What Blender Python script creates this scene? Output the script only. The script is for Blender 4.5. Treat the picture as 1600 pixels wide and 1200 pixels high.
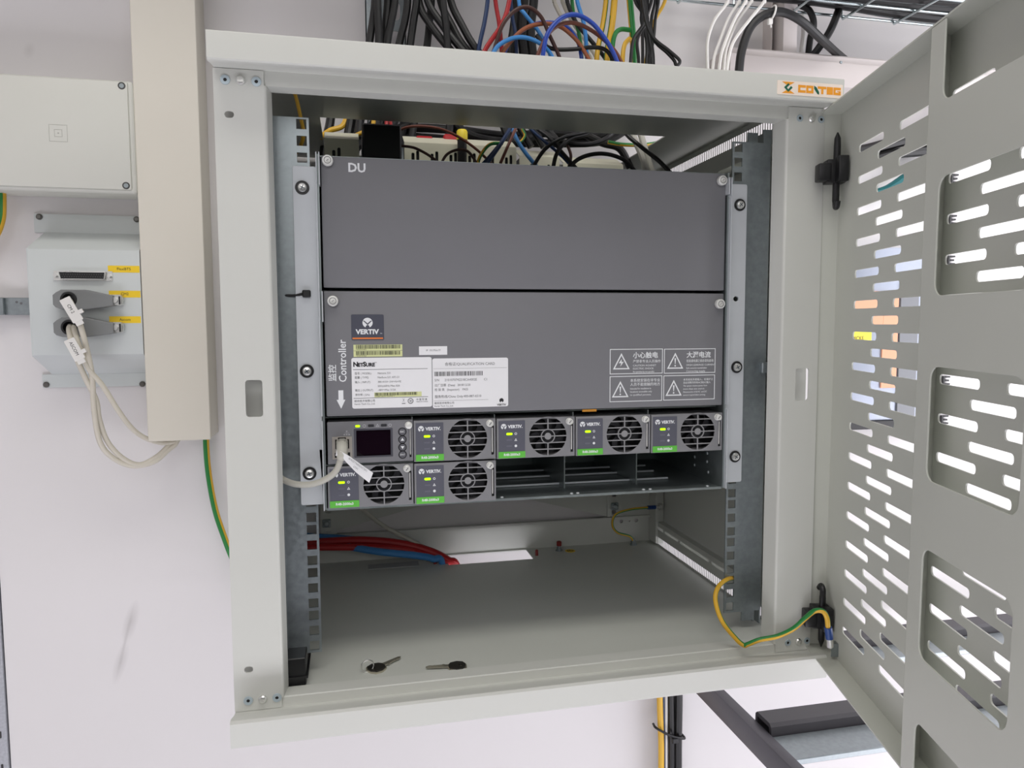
import bpy, bmesh, math, random
from mathutils import Vector, Matrix

# ------------------------------------------------------------------ scene, camera, light
SC = bpy.context.scene
for o in list(bpy.data.objects):
    bpy.data.objects.remove(o, do_unlink=True)
COL = SC.collection
MM = 0.001
F_PX = 1140.44
CAM = Vector((-189.269, -750.623, 329.856))
YAW, PITCH, ROLL = 0.2158, -0.0772, -0.0040


def cam_basis():
    cy, sy, cp, sp = math.cos(YAW), math.sin(YAW), math.cos(PITCH), math.sin(PITCH)
    f = Vector((sy * cp, cy * cp, sp)); r = Vector((cy, -sy, 0)); u = r.cross(f)
    cr, sr = math.cos(ROLL), math.sin(ROLL)
    return cr * r + sr * u, -sr * r + cr * u, f


CR, CU, CF = cam_basis()
cam_data = bpy.data.cameras.new('camera')
cam = bpy.data.objects.new('camera', cam_data); COL.objects.link(cam)
cam_data.sensor_width = 36; cam_data.lens = F_PX * 36 / 1600; cam_data.clip_start = 0.01
mw = Matrix.Identity(4)
for i, a in enumerate((CR, CU, -CF)):
    for k in range(3): mw[k][i] = a[k]
mw.translation = CAM * MM
cam.matrix_world = mw
SC.camera = cam

world = bpy.data.worlds.new('world'); SC.world = world; world.use_nodes = True
wn = world.node_tree; bg = wn.nodes['Background']
wtc = wn.nodes.new('ShaderNodeTexCoord'); wsp = wn.nodes.new('ShaderNodeSeparateXYZ'); wmr = wn.nodes.new('ShaderNodeMapRange')
wn.links.new(wtc.outputs['Generated'], wsp.inputs[0]); wn.links.new(wsp.outputs[2], wmr.inputs[0])
wmr.inputs[1].default_value = 0; wmr.inputs[2].default_value = .6; wmr.inputs[3].default_value = .02; wmr.inputs[4].default_value = .16
wn.links.new(wmr.outputs[0], bg.inputs[1])
bg.inputs[0].default_value = (0.95, 0.95, 1.0, 1)


def area(name, loc, target, sx, sy, energy, color):
    d = bpy.data.lights.new(name, 'AREA'); d.shape = 'RECTANGLE'; d.size = sx; d.size_y = sy
    d.energy = energy; d.color = color
    o = bpy.data.objects.new(name, d); COL.objects.link(o)
    o.location = Vector(loc) * MM
    o.rotation_euler = (Vector(target) - Vector(loc)).to_track_quat('-Z', 'Y').to_euler()
    return o


area('ceiling_lamp', (-100, -650, 1750), (-100, -560, 0), 1.4, 0.45, 9.8, (1.0, 0.985, 0.92))
area('front_fill', (-500, -2500, 1250), (-100, 0, 300), 2.6, 1.1, 16.5, (1.0, 0.98, 0.97))  # soft fill added behind the camera to lift front faces, no known window
area('window_daylight', (1500, -650, 150), (250, 0, 150), 1.3, 1.5, 4.0, (0.95, 0.93, 1.0))
area('side_daylight', (1250, -60, 500), (600, 365, 300), 0.6, 1.4, 8.0, (0.97, 0.96, 1.0))
area('floor_bounce_fill', (-200, -850, -1080), (-200, -500, 100), 2.4, 0.8, 26.0, (0.95, 0.95, 1.0))  # upward fill added near the floor, standing in for bounced daylight
area('low_side_fill', (1300, -500, -500), (200, 200, -100), 1.2, 0.8, 11.0, (0.98, 0.95, 1.0))  # extra low fill from the right, added to balance the light
SC.view_settings.view_transform = 'Standard'; SC.view_settings.look = 'None'
SC.view_settings.gamma = 1; SC.view_settings.use_curve_mapping = False
SC.view_settings.exposure = 0.0


def at(px, py, y=None, x=None, z=None):
    """point (mm) of the place that a pixel of the 1600x1200 photo shows at a known depth, side or height"""
    d = CR * ((px - 800) / F_PX) - CU * ((py - 600) / F_PX) + CF
    if y is not None: t = (y - CAM.y) / d.y
    elif x is not None: t = (x - CAM.x) / d.x
    else: t = (z - CAM.z) / d.z
    return CAM + d * t


# ------------------------------------------------------------------ materials
def lin(c):
    return tuple((v / 255 / 12.92) if v / 255 <= .04045 else ((v / 255 + .055) / 1.055) ** 2.4 for v in c)


MATS = {}


def mat(name, rgb, rough=.5, metal=0., noise=0., scale=30., bump=0., emit=None, spec=.5, aniso=False, trans=0.):
    if name in MATS: return MATS[name]
    m = bpy.data.materials.new(name); m.use_nodes = True; nt = m.node_tree
    b = nt.nodes['Principled BSDF']
    c = lin(rgb)
    b.inputs['Base Color'].default_value = (*c, 1)
    b.inputs['Roughness'].default_value = rough; b.inputs['Metallic'].default_value = metal
    b.inputs['Specular IOR Level'].default_value = spec
    b.inputs['Transmission Weight'].default_value = trans
    if emit:
        b.inputs['Emission Color'].default_value = (*lin(emit[0]), 1); b.inputs['Emission Strength'].default_value = emit[1]
    if noise or bump:
        tc = nt.nodes.new('ShaderNodeTexCoord'); mp = nt.nodes.new('ShaderNodeMapping')
        nt.links.new(tc.outputs['Object'], mp.inputs[0])
        if aniso: mp.inputs['Scale'].default_value = (1, 1, .08)
        n = nt.nodes.new('ShaderNodeTexNoise'); n.inputs['Scale'].default_value = scale; n.inputs['Detail'].default_value = 5
        nt.links.new(mp.outputs[0], n.inputs[0])
        if noise:
            r = nt.nodes.new('ShaderNodeValToRGB')
            r.color_ramp.elements[0].position = .3; r.color_ramp.elements[1].position = .7
            r.color_ramp.elements[0].color = (*[v * (1 - noise) for v in c], 1)
            r.color_ramp.elements[1].color = (*[min(1, v * (1 + noise)) for v in c], 1)
            nt.links.new(n.outputs[0], r.inputs[0]); nt.links.new(r.outputs[0], b.inputs['Base Color'])
            if metal > .5:
                r2 = nt.nodes.new('ShaderNodeMapRange'); r2.inputs[3].default_value = rough - .1; r2.inputs[4].default_value = rough + .12
                nt.links.new(n.outputs[0], r2.inputs[0]); nt.links.new(r2.outputs[0], b.inputs['Roughness'])
        if bump:
            bu = nt.nodes.new('ShaderNodeBump'); bu.inputs['Strength'].default_value = bump; bu.inputs['Distance'].default_value = .0005
            n2 = nt.nodes.new('ShaderNodeTexNoise'); n2.inputs['Scale'].default_value = scale * 12; n2.inputs['Detail'].default_value = 2
            nt.links.new(mp.outputs[0], n2.inputs[0]); nt.links.new(n2.outputs[0], bu.inputs['Height']); nt.links.new(bu.outputs[0], b.inputs['Normal'])
    MATS[name] = m
    return m


COAT = mat('grey_white_powder_coat', (208, 209, 203), .42, noise=.015, scale=8, bump=.05)
COAT_IN = mat('grey_white_powder_coat_inside', (200, 202, 195), .38, noise=.02, scale=8, bump=.04)
DOORC = mat('door_powder_coat', (198, 200, 191), .42, noise=.015, scale=6, bump=.05)
GALV = mat('galvanised_steel', (152, 160, 163), .36, metal=.8, noise=.09, scale=170)
BRACK = mat('zinc_plated_bracket', (200, 204, 208), .45, metal=.25, noise=.03, scale=30)
DARK = mat('dark_grey_paint', (120, 120, 124), .48, noise=.03, scale=6, bump=.08)
MODG = mat('module_grey_paint', (138, 138, 141), .42, metal=.2, noise=.03, scale=40)
SLATE = mat('slate_label', (88, 89, 100), .5, noise=.02, scale=20)
GREEN = mat('green_label', (98, 190, 70), .5, noise=.02, scale=20)
BLACK = mat('black_plastic', (22, 22, 24), .4, noise=.1, scale=20)
BLKC = mat('black_cable_sheath', (17, 17, 18), .42, noise=.15, scale=15)
WHITE = mat('white_paper', (236, 236, 238), .5, noise=.01, scale=20)
PRINTW = mat('white_print', (232, 234, 236), .55, noise=.01, scale=20)
INK = mat('black_ink', (35, 35, 38), .6, noise=.02, scale=20)
INKG = mat('grey_ink', (110, 110, 112), .6, noise=.02, scale=20)
SILV = mat('nickel_screw', (225, 225, 222), .28, metal=.9, noise=.03, scale=80)
KNOB = mat('white_nickel_knob', (228, 228, 224), .4, metal=.35, noise=.02, scale=60)
YELL = mat('yellow_label', (246, 208, 40), .5, noise=.02, scale=20)
YELG = mat('pale_yellow_label', (216, 220, 162), .5, noise=.02, scale=20)
ORNG = mat('orange_print', (240, 160, 40), .5, noise=.02, scale=20)
ORNG2 = mat('orange_red_print', (236, 128, 56), .5, noise=.02, scale=20)
DGRN = mat('dark_green_print', (20, 96, 72), .5, noise=.02, scale=20)
RUBB = mat('grey_plastic_hood', (128, 130, 130), .45, noise=.03, scale=20, bump=.1)
CREAMC = mat('cream_cable_sheath', (214, 208, 194), .4, noise=.02, scale=15)
GREYC = mat('grey_cable_sheath', (186, 184, 174), .4, noise=.02, scale=15)
WHITC = mat('white_cable_sheath', (232, 230, 226), .4, noise=.02, scale=15)
REDC = mat('red_cable_sheath', (168, 30, 34), .38, noise=.05, scale=15)
BLUEC = mat('blue_cable_sheath', (62, 128, 190), .38, noise=.05, scale=15)
LBLUE = mat('light_blue_wire', (60, 136, 205), .35, noise=.05, scale=15)
RBLUE = mat('royal_blue_wire', (38, 72, 168), .35, noise=.05, scale=15)
NAVY = mat('navy_wire', (28, 52, 92), .35, noise=.05, scale=15)
BROWN = mat('brown_wire', (112, 62, 48), .38, noise=.05, scale=15)
DBROWN = mat('dark_brown_wire', (70, 40, 34), .38, noise=.05, scale=15)
OBROWN = mat('orange_brown_wire', (156, 88, 54), .38, noise=.05, scale=15)
YWIRE = mat('yellow_wire', (224, 176, 50), .38, noise=.05, scale=15)
GWIRE = mat('green_wire', (34, 128, 58), .38, noise=.05, scale=15)
PVCW = mat('cream_white_trunking', (220, 215, 203), .45, noise=.02, scale=5, bump=.03)
PVCP = mat('white_trunking', (214, 206, 204), .45, noise=.02, scale=5, bump=.03)
PVCG = mat('light_grey_enclosure', (214, 214, 206), .45, noise=.015, scale=5, bump=.03)
PANB = mat('pale_blue_grey_panel', (206, 211, 210), .42, noise=.015, scale=8, bump=.04)
STEELD = mat('dark_grey_steel_paint', (84, 82, 88), .4, metal=.3, noise=.06, scale=20, bump=.1)
CREAMP = mat('cream_plastic', (220, 218, 196), .5, noise=.03, scale=20)
GLASS = mat('dark_display_glass', (20, 8, 18), .08, noise=.1, scale=20)
LED = mat('lit_green_led', (150, 230, 20), .3, emit=((170, 245, 10), 1.6))
LEDOFF = mat('unlit_led_lens', (104, 104, 116), .35, noise=.02, scale=20)
KEYB = mat('black_key_metal', (58, 56, 52), .35, metal=.5, noise=.08, scale=60)
TEAL = mat('teal_plastic', (24, 104, 108), .45, noise=.03, scale=20)
PEACH = mat('peach_board', (238, 172, 138), .6, noise=.02, scale=20)
NOTE = mat('yellow_note', (252, 240, 80), .6, noise=.02, scale=20)
SPOOL = mat('red_cap_plastic', (130, 32, 28), .45, noise=.03, scale=20)
NAVYP = mat('blue_lug_sleeve', (30, 66, 130), .4, noise=.03, scale=20)


def wall_mat():
    m = mat('painted_wall', (226, 223, 223), .7, noise=.012, scale=2.5, bump=.15)
    nt = m.node_tree; b = nt.nodes['Principled BSDF']
    src = b.inputs['Base Color'].links[0].from_socket
    tc = nt.nodes.new('ShaderNodeTexCoord')
    n = nt.nodes.new('ShaderNodeTexNoise'); n.inputs['Scale'].default_value = 5.5; n.inputs['Detail'].default_value = 8; n.inputs['Roughness'].default_value = .7
    mp = nt.nodes.new('ShaderNodeMapping'); mp.inputs['Rotation'].default_value = (0, .5, 0); mp.inputs['Scale'].default_value = (2.2, 1, .8)
    nt.links.new(tc.outputs['Object'], mp.inputs[0]); nt.links.new(mp.outputs[0], n.inputs[0])
    r = nt.nodes.new('ShaderNodeValToRGB'); r.color_ramp.elements[0].position = .70; r.color_ramp.elements[1].position = .82
    nt.links.new(n.outputs[0], r.inputs[0])
    mx = nt.nodes.new('ShaderNodeMixRGB'); mx.inputs[2].default_value = (*lin((172, 165, 164)), 1)
    nt.links.new(r.outputs[0], mx.inputs[0]); nt.links.new(src, mx.inputs[1])
    last = mx
    for (x, z, rot, sx, sz, k) in ((-508, -90, .28, 10, 34, .34), (-524, -150, .3, 9, 34, .3), (-517, -120, .25, 3, 60, .25), (-600, 700, .3, 8, 12, .18)):  # lower-left smudges put a dent's shading into the wall colour
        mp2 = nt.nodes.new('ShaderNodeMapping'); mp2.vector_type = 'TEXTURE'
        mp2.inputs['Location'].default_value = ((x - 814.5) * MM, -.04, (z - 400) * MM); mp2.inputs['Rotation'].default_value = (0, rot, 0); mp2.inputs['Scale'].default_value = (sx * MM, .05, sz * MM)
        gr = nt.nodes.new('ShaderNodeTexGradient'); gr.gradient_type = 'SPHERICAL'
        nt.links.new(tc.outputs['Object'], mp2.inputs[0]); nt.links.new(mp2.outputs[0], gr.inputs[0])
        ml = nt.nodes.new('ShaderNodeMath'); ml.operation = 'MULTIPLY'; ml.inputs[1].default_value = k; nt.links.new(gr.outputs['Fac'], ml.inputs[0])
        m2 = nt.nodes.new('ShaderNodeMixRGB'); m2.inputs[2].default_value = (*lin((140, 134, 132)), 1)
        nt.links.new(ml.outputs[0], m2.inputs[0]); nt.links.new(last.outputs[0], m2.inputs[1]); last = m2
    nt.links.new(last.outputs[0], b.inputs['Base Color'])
    return m


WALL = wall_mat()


def stripe_mats():
    return [YWIRE, GWIRE]


# ------------------------------------------------------------------ object helpers
WL = {}


def thing(name, label, cat, loc, group=None):
    o = bpy.data.objects.new(name, None); COL.objects.link(o); o.empty_display_size = .02
    L = Vector(loc) * MM
    o.location = L; WL[o] = L
    tag(o, label, cat, group)
    return o


def tag(o, label=None, cat=None, group=None, kind=None):
    if label: o['label'] = label
    if cat: o['category'] = cat
    if group: o['group'] = group
    if kind: o['kind'] = kind
    return o


class MB:
    """collects shapes (mm, place coordinates) into one mesh"""

    def __init__(s, frame=None):
        s.bm = bmesh.new(); s.f = frame; s.mi = 0

    def _fin(s, verts, M=None):
        for v in verts:
            if M is not None: v.co = M @ v.co

    def box(s, x0, x1, y0, y1, z0, z1, bev=0, M=None, seg=1):
        r = bmesh.ops.create_cube(s.bm, size=1)
        vs = r['verts']
        for v in vs:
            v.co = Vector(((x0 + x1) / 2 + v.co.x * abs(x1 - x0), (y0 + y1) / 2 + v.co.y * abs(y1 - y0), (z0 + z1) / 2 + v.co.z * abs(z1 - z0)))
        fs = set(f for v in vs for f in v.link_faces)
        for f in fs: f.material_index = s.mi
        if bev:
            es = list({e for v in vs for e in v.link_edges})
            r = bmesh.ops.bevel(s.bm, geom=es, offset=bev, segments=seg, affect='EDGES', profile=.5)
            vs = [v for v in set(vs) | set(r['verts']) if v.is_valid]
        if M is not None:
            for v in vs: v.co = M @ v.co
        return s

    def tube(s, pts, r, seg=10, cap=True, mfun=None, closed=False, ref=None):
        pts = [Vector(p) for p in pts]; n = len(pts)
        rings = []; up = None
        for i, p in enumerate(pts):
            if closed: t = (pts[(i + 1) % n] - pts[i - 1]).normalized()
            else: t = (pts[min(i + 1, n - 1)] - pts[max(i - 1, 0)]).normalized()
            if up is None:
                up = t.orthogonal().normalized()
            if ref is not None: up = Vector(ref)
            up = (up - t * up.dot(t)).normalized(); sd = t.cross(up)
            rr = r[i] if isinstance(r, (list, tuple)) else r
            rings.append([s.bm.verts.new(p + (up * math.cos(a) + sd * math.sin(a)) * rr) for a in [2 * math.pi * k / seg for k in range(seg)]])
        m = n if closed else n - 1
        for i in range(m):
            A, B = rings[i], rings[(i + 1) % n]
            for k in range(seg):
                f = s.bm.faces.new((A[k], A[(k + 1) % seg], B[(k + 1) % seg], B[k]))
                f.material_index = mfun(i, k, seg) if mfun else s.mi
        if cap and not closed:
            f = s.bm.faces.new(list(reversed(rings[0]))); f.material_index = s.mi
            f = s.bm.faces.new(rings[-1]); f.material_index = s.mi
        return s

    def rod(s, a, b, r, seg=16): return s.tube([a, b], r, seg)

    def lathe(s, c, axis, prof, seg=24):
        """prof: list of (distance along axis, radius)"""
        c = Vector(c); ax = Vector(axis).normalized(); u = ax.orthogonal().normalized(); w = ax.cross(u)
        rings = []
        for h, r in prof:
            rings.append([s.bm.verts.new(c + ax * h + (u * math.cos(a) + w * math.sin(a)) * max(r, .001)) for a in [2 * math.pi * k / seg for k in range(seg)]])
        for A, B in zip(rings, rings[1:]):
            for k in range(seg):
                s.bm.faces.new((A[k], A[(k + 1) % seg], B[(k + 1) % seg], B[k])).material_index = s.mi
        s.bm.faces.new(list(reversed(rings[0]))).material_index = s.mi
        s.bm.faces.new(rings[-1]).material_index = s.mi
        return s

    def prism(s, poly, M, h0, h1):
        """polygon in local xy, extruded h0..h1 in local z, placed by M"""
        a = [s.bm.verts.new(M @ Vector((x, y, h0))) for x, y in poly]
        b = [s.bm.verts.new(M @ Vector((x, y, h1))) for x, y in poly]
        n = len(poly)
        s.bm.faces.new(list(reversed(a))).material_index = s.mi; s.bm.faces.new(b).material_index = s.mi
        for i in range(n): s.bm.faces.new((a[i], a[(i + 1) % n], b[(i + 1) % n], b[i])).material_index = s.mi
        return s

    def add(s, me, M=None):
        k = len(s.bm.verts)
        kf = len(s.bm.faces)
        s.bm.from_mesh(me); s.bm.verts.ensure_lookup_table(); s.bm.faces.ensure_lookup_table()
        if M is not None:
            for v in s.bm.verts[k:]: v.co = M @ v.co
        for f in s.bm.faces[kf:]: f.material_index = s.mi
        bpy.data.meshes.remove(me)
        return s

    def plate(s, outer, holes, M, w0, w1, bev=0):
        return s.add(plate_mesh(outer, holes, w0, w1, bev), M)

    def text(s, txt, M, u, v, size, align='LEFT', w=.12, bold=0, sx=1., rot=0):
        me = text_mesh(txt, size, align, w, bold)
        T = M @ Matrix.Translation((u, v, 0)) @ Matrix.Rotation(rot, 4, 'Z') @ Matrix.Diagonal((sx, 1, 1, 1))
        return s.add(me, T)

    def build(s, name, m, parent=None, smooth=35):
        bmesh.ops.recalc_face_normals(s.bm, faces=s.bm.faces[:])
        me = bpy.data.meshes.new(name)
        co = [v.co for v in s.bm.verts]
        mn = Vector((min(c.x for c in co), min(c.y for c in co), min(c.z for c in co)))
        mx = Vector((max(c.x for c in co), max(c.y for c in co), max(c.z for c in co)))
        ce = (mn + mx) / 2
        for v in s.bm.verts: v.co = (v.co - ce) * MM
        s.bm.to_mesh(me); s.bm.free()
        for q in (m if isinstance(m, (list, tuple)) else [m]): me.materials.append(q)
        me.polygons.foreach_set('use_smooth', [True] * len(me.polygons))
        me.set_sharp_from_angle(angle=math.radians(smooth))
        o = bpy.data.objects.new(name, me); COL.objects.link(o)
        W = ce * MM
        if parent is not None:
            o.parent = parent; o.location = W - WL[parent]
        else: o.location = W
        WL[o] = W
        return o


def curve_mesh(cu):
    ob = bpy.data.objects.new('tmp', cu); COL.objects.link(ob)
    dg = bpy.context.evaluated_depsgraph_get(); dg.update()
    me = bpy.data.meshes.new_from_object(ob.evaluated_get(dg))
    bpy.data.objects.remove(ob, do_unlink=True); bpy.data.curves.remove(cu)
    return me


def plate_mesh(outer, holes, w0, w1, bev=0):
    cu = bpy.data.curves.new('tmp', 'CURVE'); cu.dimensions = '2D'; cu.fill_mode = 'BOTH'
    cu.extrude = max((w1 - w0) / 2 - bev, 0.001); cu.bevel_depth = bev; cu.bevel_resolution = 1
    if bev: cu.offset = -bev
    for poly in [outer] + list(holes):
        sp = cu.splines.new('POLY'); sp.points.add(len(poly) - 1); sp.use_cyclic_u = True
        for p, (x, y) in zip(sp.points, poly): p.co = (x, y, 0, 1)
    me = curve_mesh(cu)
    me.transform(Matrix.Translation((0, 0, (w0 + w1) / 2)))
    return me


def text_mesh(txt, size, align, w, bold=0):
    cu = bpy.data.curves.new('tmp', 'FONT'); cu.body = txt; cu.size = size; cu.align_x = align; cu.align_y = 'CENTER'
    cu.extrude = w / 2; cu.resolution_u = 2; cu.offset = bold; cu.fill_mode = 'BOTH'
    me = curve_mesh(cu)
    me.transform(Matrix.Translation((0, 0, w / 2)))
    return me


def rect(x0, x1, y0, y1, r=0, n=4):
    if r <= 0: return [(x0, y0), (x1, y0), (x1, y1), (x0, y1)]
    out = []
    for cx, cy, a0 in ((x1 - r, y0 + r, -90), (x1 - r, y1 - r, 0), (x0 + r, y1 - r, 90), (x0 + r, y0 + r, 180)):
        for k in range(n + 1):
            a = math.radians(a0 + 90 * k / n); out.append((cx + r * math.cos(a), cy + r * math.sin(a)))
    return out


def circ(cx, cy, r, n=24): return [(cx + r * math.cos(2 * math.pi * k / n), cy + r * math.sin(2 * math.pi * k / n)) for k in range(n)]


def face(x=0, y=0, z=0):
    """local (u right, v up, w toward the viewer) on a plane facing -Y"""
    return Matrix.Translation((x, y, z)) @ Matrix(((1, 0, 0, 0), (0, 0, -1, 0), (0, 1, 0, 0), (0, 0, 0, 1)))


def floorM(x=0, y=0, z=0): return Matrix.Translation((x, y, z))


def sideM(x=0, y=0, z=0):
    """local (u = +Y, v = +Z, w = +X)"""
    return Matrix.Translation((x, y, z)) @ Matrix(((0, 0, 1, 0), (1, 0, 0, 0), (0, 1, 0, 0), (0, 0, 0, 1)))


def spline(pts, n=8, closed=False):
    P = [Vector(p) for p in pts]; out = []
    m = len(P)
    for i in range(m if closed else m - 1):
        if closed: a, b, c, d = P[i - 1], P[i], P[(i + 1) % m], P[(i + 2) % m]
        else:
            b, c = P[i], P[i + 1]; a = P[i - 1] if i else b * 2 - c; d = P[i + 2] if i + 2 < m else c * 2 - b
        for k in range(n):
            t = k / n
            out.append(.5 * ((2 * b) + (c - a) * t + (2 * a - 5 * b + 4 * c - d) * t * t + (3 * b - a - 3 * c + d) * t ** 3))
    if not closed: out.append(P[-1])
    return out


def stripe(phase=0, twist=0.0, wide=.42):
    def f(i, k, seg):
        a = ((k / seg) + phase + i * twist) % 1.0
        return 1 if a < wide else 0
    return f


def cable(name, pts, r, m, label, cat='cable', group=None, n=8, seg=10, striped=None, parent=None):
    """pts: (px, py, depth y) of the photo, or Vector"""
    P = [p if isinstance(p, Vector) else at(p[0], p[1], y=p[2]) for p in pts]
    if not isinstance(pts[0], Vector) and pts[0][1] < 0 and pts[0][0] > 300: P.insert(0, P[0] + (P[0] - P[1]).normalized() * 250)
    b = MB(); b.tube(spline(P, n), r, seg if not striped else 16, mfun=striped, ref=(.1, -1, .12) if striped else None)
    o = b.build(name, [YWIRE, GWIRE] if striped else m, parent)
    if parent is None: tag(o, label, cat, group)
    return o


def screw_mb(b, x, y, z, r, h=2., ax=(0, -1, 0)):
    b.lathe((x, y, z), ax, [(0, r), (h * .5, r), (h * .9, r * .75), (h, r * .45)], 20)
    return b


def cross_slot(b, x, y, z, r, a0=.4):
    for a in (a0, a0 + math.pi / 2):
        M = face(x, y, z) @ Matrix.Rotation(a, 4, 'Z')
        b.prism([(-r, -r * .16), (r, -r * .16), (r, r * .16), (-r, r * .16)], M, 0, .25)
    return b


# ================================================================== THE SETTING
def struct(name, b, m):
    o = b.build(name, m); o['kind'] = 'structure'; return o


Y_W = 365
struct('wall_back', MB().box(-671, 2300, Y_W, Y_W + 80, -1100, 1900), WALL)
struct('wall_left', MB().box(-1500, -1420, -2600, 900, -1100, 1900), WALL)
struct('floor', MB().box(-1420, 2300, -2600, 900, -1180, -1100), mat('grey_floor', (196, 192, 204), .5, noise=.05, scale=8))
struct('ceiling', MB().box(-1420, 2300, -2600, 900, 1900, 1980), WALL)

struct('unseen_duct_1', MB().box(-1400, 250, 60, Y_W, 1010, 1120), WALL)  # unseen overhead duct, added to cast shade on the upper wall

# ================================================================== WALL CABINET
cab = thing('wall_cabinet', 'light grey steel wall cabinet with its perforated door swung open, hung on the white wall', 'cabinet', (0, 160, -48))
PX = [(-81, 556.5), (-80, 555.3), (-78.5, 554.8), (-74, 555.2), (-60, 558.2), (-52, 559), (-48.2, 559), (-48.2, 546), (-30, 546), (-30, 579.5), (-79, 579.5), (-80.5, 579), (-81, 577.5)]
XM = Matrix(((0, 0, 1, 0), (1, 0, 0, 0), (0, 1, 0, 0), (0, 0, 0, 1)))
b = MB(); b.prism(PX, XM, -303, 303); b.box(-303, -301.5, -30, 360, 577.5, 579.5); b.box(301.5, 303, -30, 360, 577.5, 579.5)
top_cover = b.build('top_cover', COAT, cab, smooth=24)
PB = [(-81, -46.5), (-80, -48), (-30, -48), (-30, -20), (-47.4, -20), (-48.2, -21), (-48.2, -30), (-52, -29.7), (-58, -28.5), (-74, -23.2), (-79, -22.8), (-81, -25)]
b = MB(); b.prism(PB, XM, -303, 303); b.box(-303, -301.5, -30, 360, -48, -33); b.box(301.5, 303, -30, 360, -48, -33)
b.build('bottom_cover', COAT, cab, smooth=24)
# posts
for s in (-1, 1):
    b = MB()
    xo, xi = 303.5 * s, 261 * s
    hole = rect(277 * s - 4 if s < 0 else 285 - 8, 277 * s + 9 if s < 0 else 285 + 8, 250, 285, 3) if s > 0 else rect(-285, -270, 249, 283, 3)
    ovs = [rect(-295, -287, 516, 522, 3), rect(-294, -286, 7.5, 13.5, 3)] if s < 0 else []
    lo, hi = min(xo, xi), max(xo, xi)
    b.plate(rect(lo, hi, -29.5, 558.5, .8), [hole] + ovs, face(0, -50, 0), -1.6, 0)
    xin = xi - 2.2 * s
    b.box(lo + 3, hi - 3, -34, -33, 240, 300); b.box(lo + 3, hi - 3, -34, -33, -5, 30); b.box(lo + 3, hi - 3, -34, -33, 505, 530)
    # inner return with a soft bend, toward the inside
    b.prism([(xi, 0), (xi - 1.2 * s, -.5), (xi - 2 * s, -1.6), (xi - 2.2 * s, -3), (xi - 4.5 * s, -22), (xi - 3.3 * s, -22), (xi - .8 * s, -3), (xi, -1.6)],
            Matrix(((1, 0, 0, 0), (0, -1, 0, -50), (0, 0, 1, 0), (0, 0, 0, 1))), -20, 546)
    post = b.build('frame_post', COAT, cab)
    for (x1, x2, x3, zz) in (((-293.4, -280.6, -267.2, 548.6), (-291.2, -278.1, -265.3, -19.5)) if s < 0 else ((274, 287.6, 299.2, 547.2), (275.9, 288.6, 299.6, -19.3))):
        for xx in (x1, x3):
            q = MB(); q.plate(circ(xx, zz, 4.2 if s < 0 else 3.6), [circ(xx, zz, 1.5)], face(0, -50, 0), 0, .9, .2)
            q.build('rivet_nut', mat('pale_blue_zinc', (186, 200, 208), .35, metal=.4), post)
            MBq = MB(); MBq.lathe((xx, -50.1, zz), (0, -1, 0), [(0, 1.6), (.35, 1.6)], 16); MBq.build('rivet_bore', BLACK, post)
        q = MB(); screw_mb(q, x2, -50, zz, 3.9, 3.2); cross_slot(q, x2, -53.2, zz, 1.6); q.build('screw', SILV, post)
# floor and ceiling plates with the cable openings
FH = rect(-55, 75, 307, 355)
b = MB(); b.plate(rect(-287.8, 287.8, -30, 360), [FH], floorM(0, 0, 0), -23.5, -22); b.build('floor_plate', COAT_IN, cab)
b = MB(); b.plate(rect(-287.8, 287.8, -30, 360), [rect(-220, 212, 149, 335)], floorM(), 575, 576.5); b.build('ceiling_plate', COAT_IN, cab)
# side frames with slots and vent perforation
for s in (-1, 1):
    for nm, z0, z1, pz0, pz1, sz0, sz1 in (('lower_side_frame', -22, 16, -19.5, -8.5, 4, 8.5), ('upper_side_frame', 524, 575, 556, 568, 528.5, 534)):
        holes = []
        y = -28
        while y < 345:
            if not (26 < y < 46 and nm[0] == 'l'):
                holes.append(rect(y, y + 3.7, pz0, pz1))
            y += 5.2
        for y0, y1 in ((-30 + 6, 8), (60, 150), (158, 248), (256, 350)):
            holes.append(rect(y0, y1, sz0, sz1, 2))
        b = MB(); b.plate(rect(-28, 358, z0, z1), holes, sideM(288 * s, 0, 0), -.2, .2)
        b.box(min(288 * s, 298 * s), max(288 * s, 298 * s), -28, 358, z1 - 1.2 if nm[0] == 'l' else z0, z1 if nm[0] == 'l' else z0 + 1.2)
        b.build(nm, COAT_IN, cab)
    b = MB(); b.box(min(299 * s, 300.5 * s), max(299 * s, 300.5 * s), -28, 360, -7, 549); b.build('side_panel', COAT_IN, cab)
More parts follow.
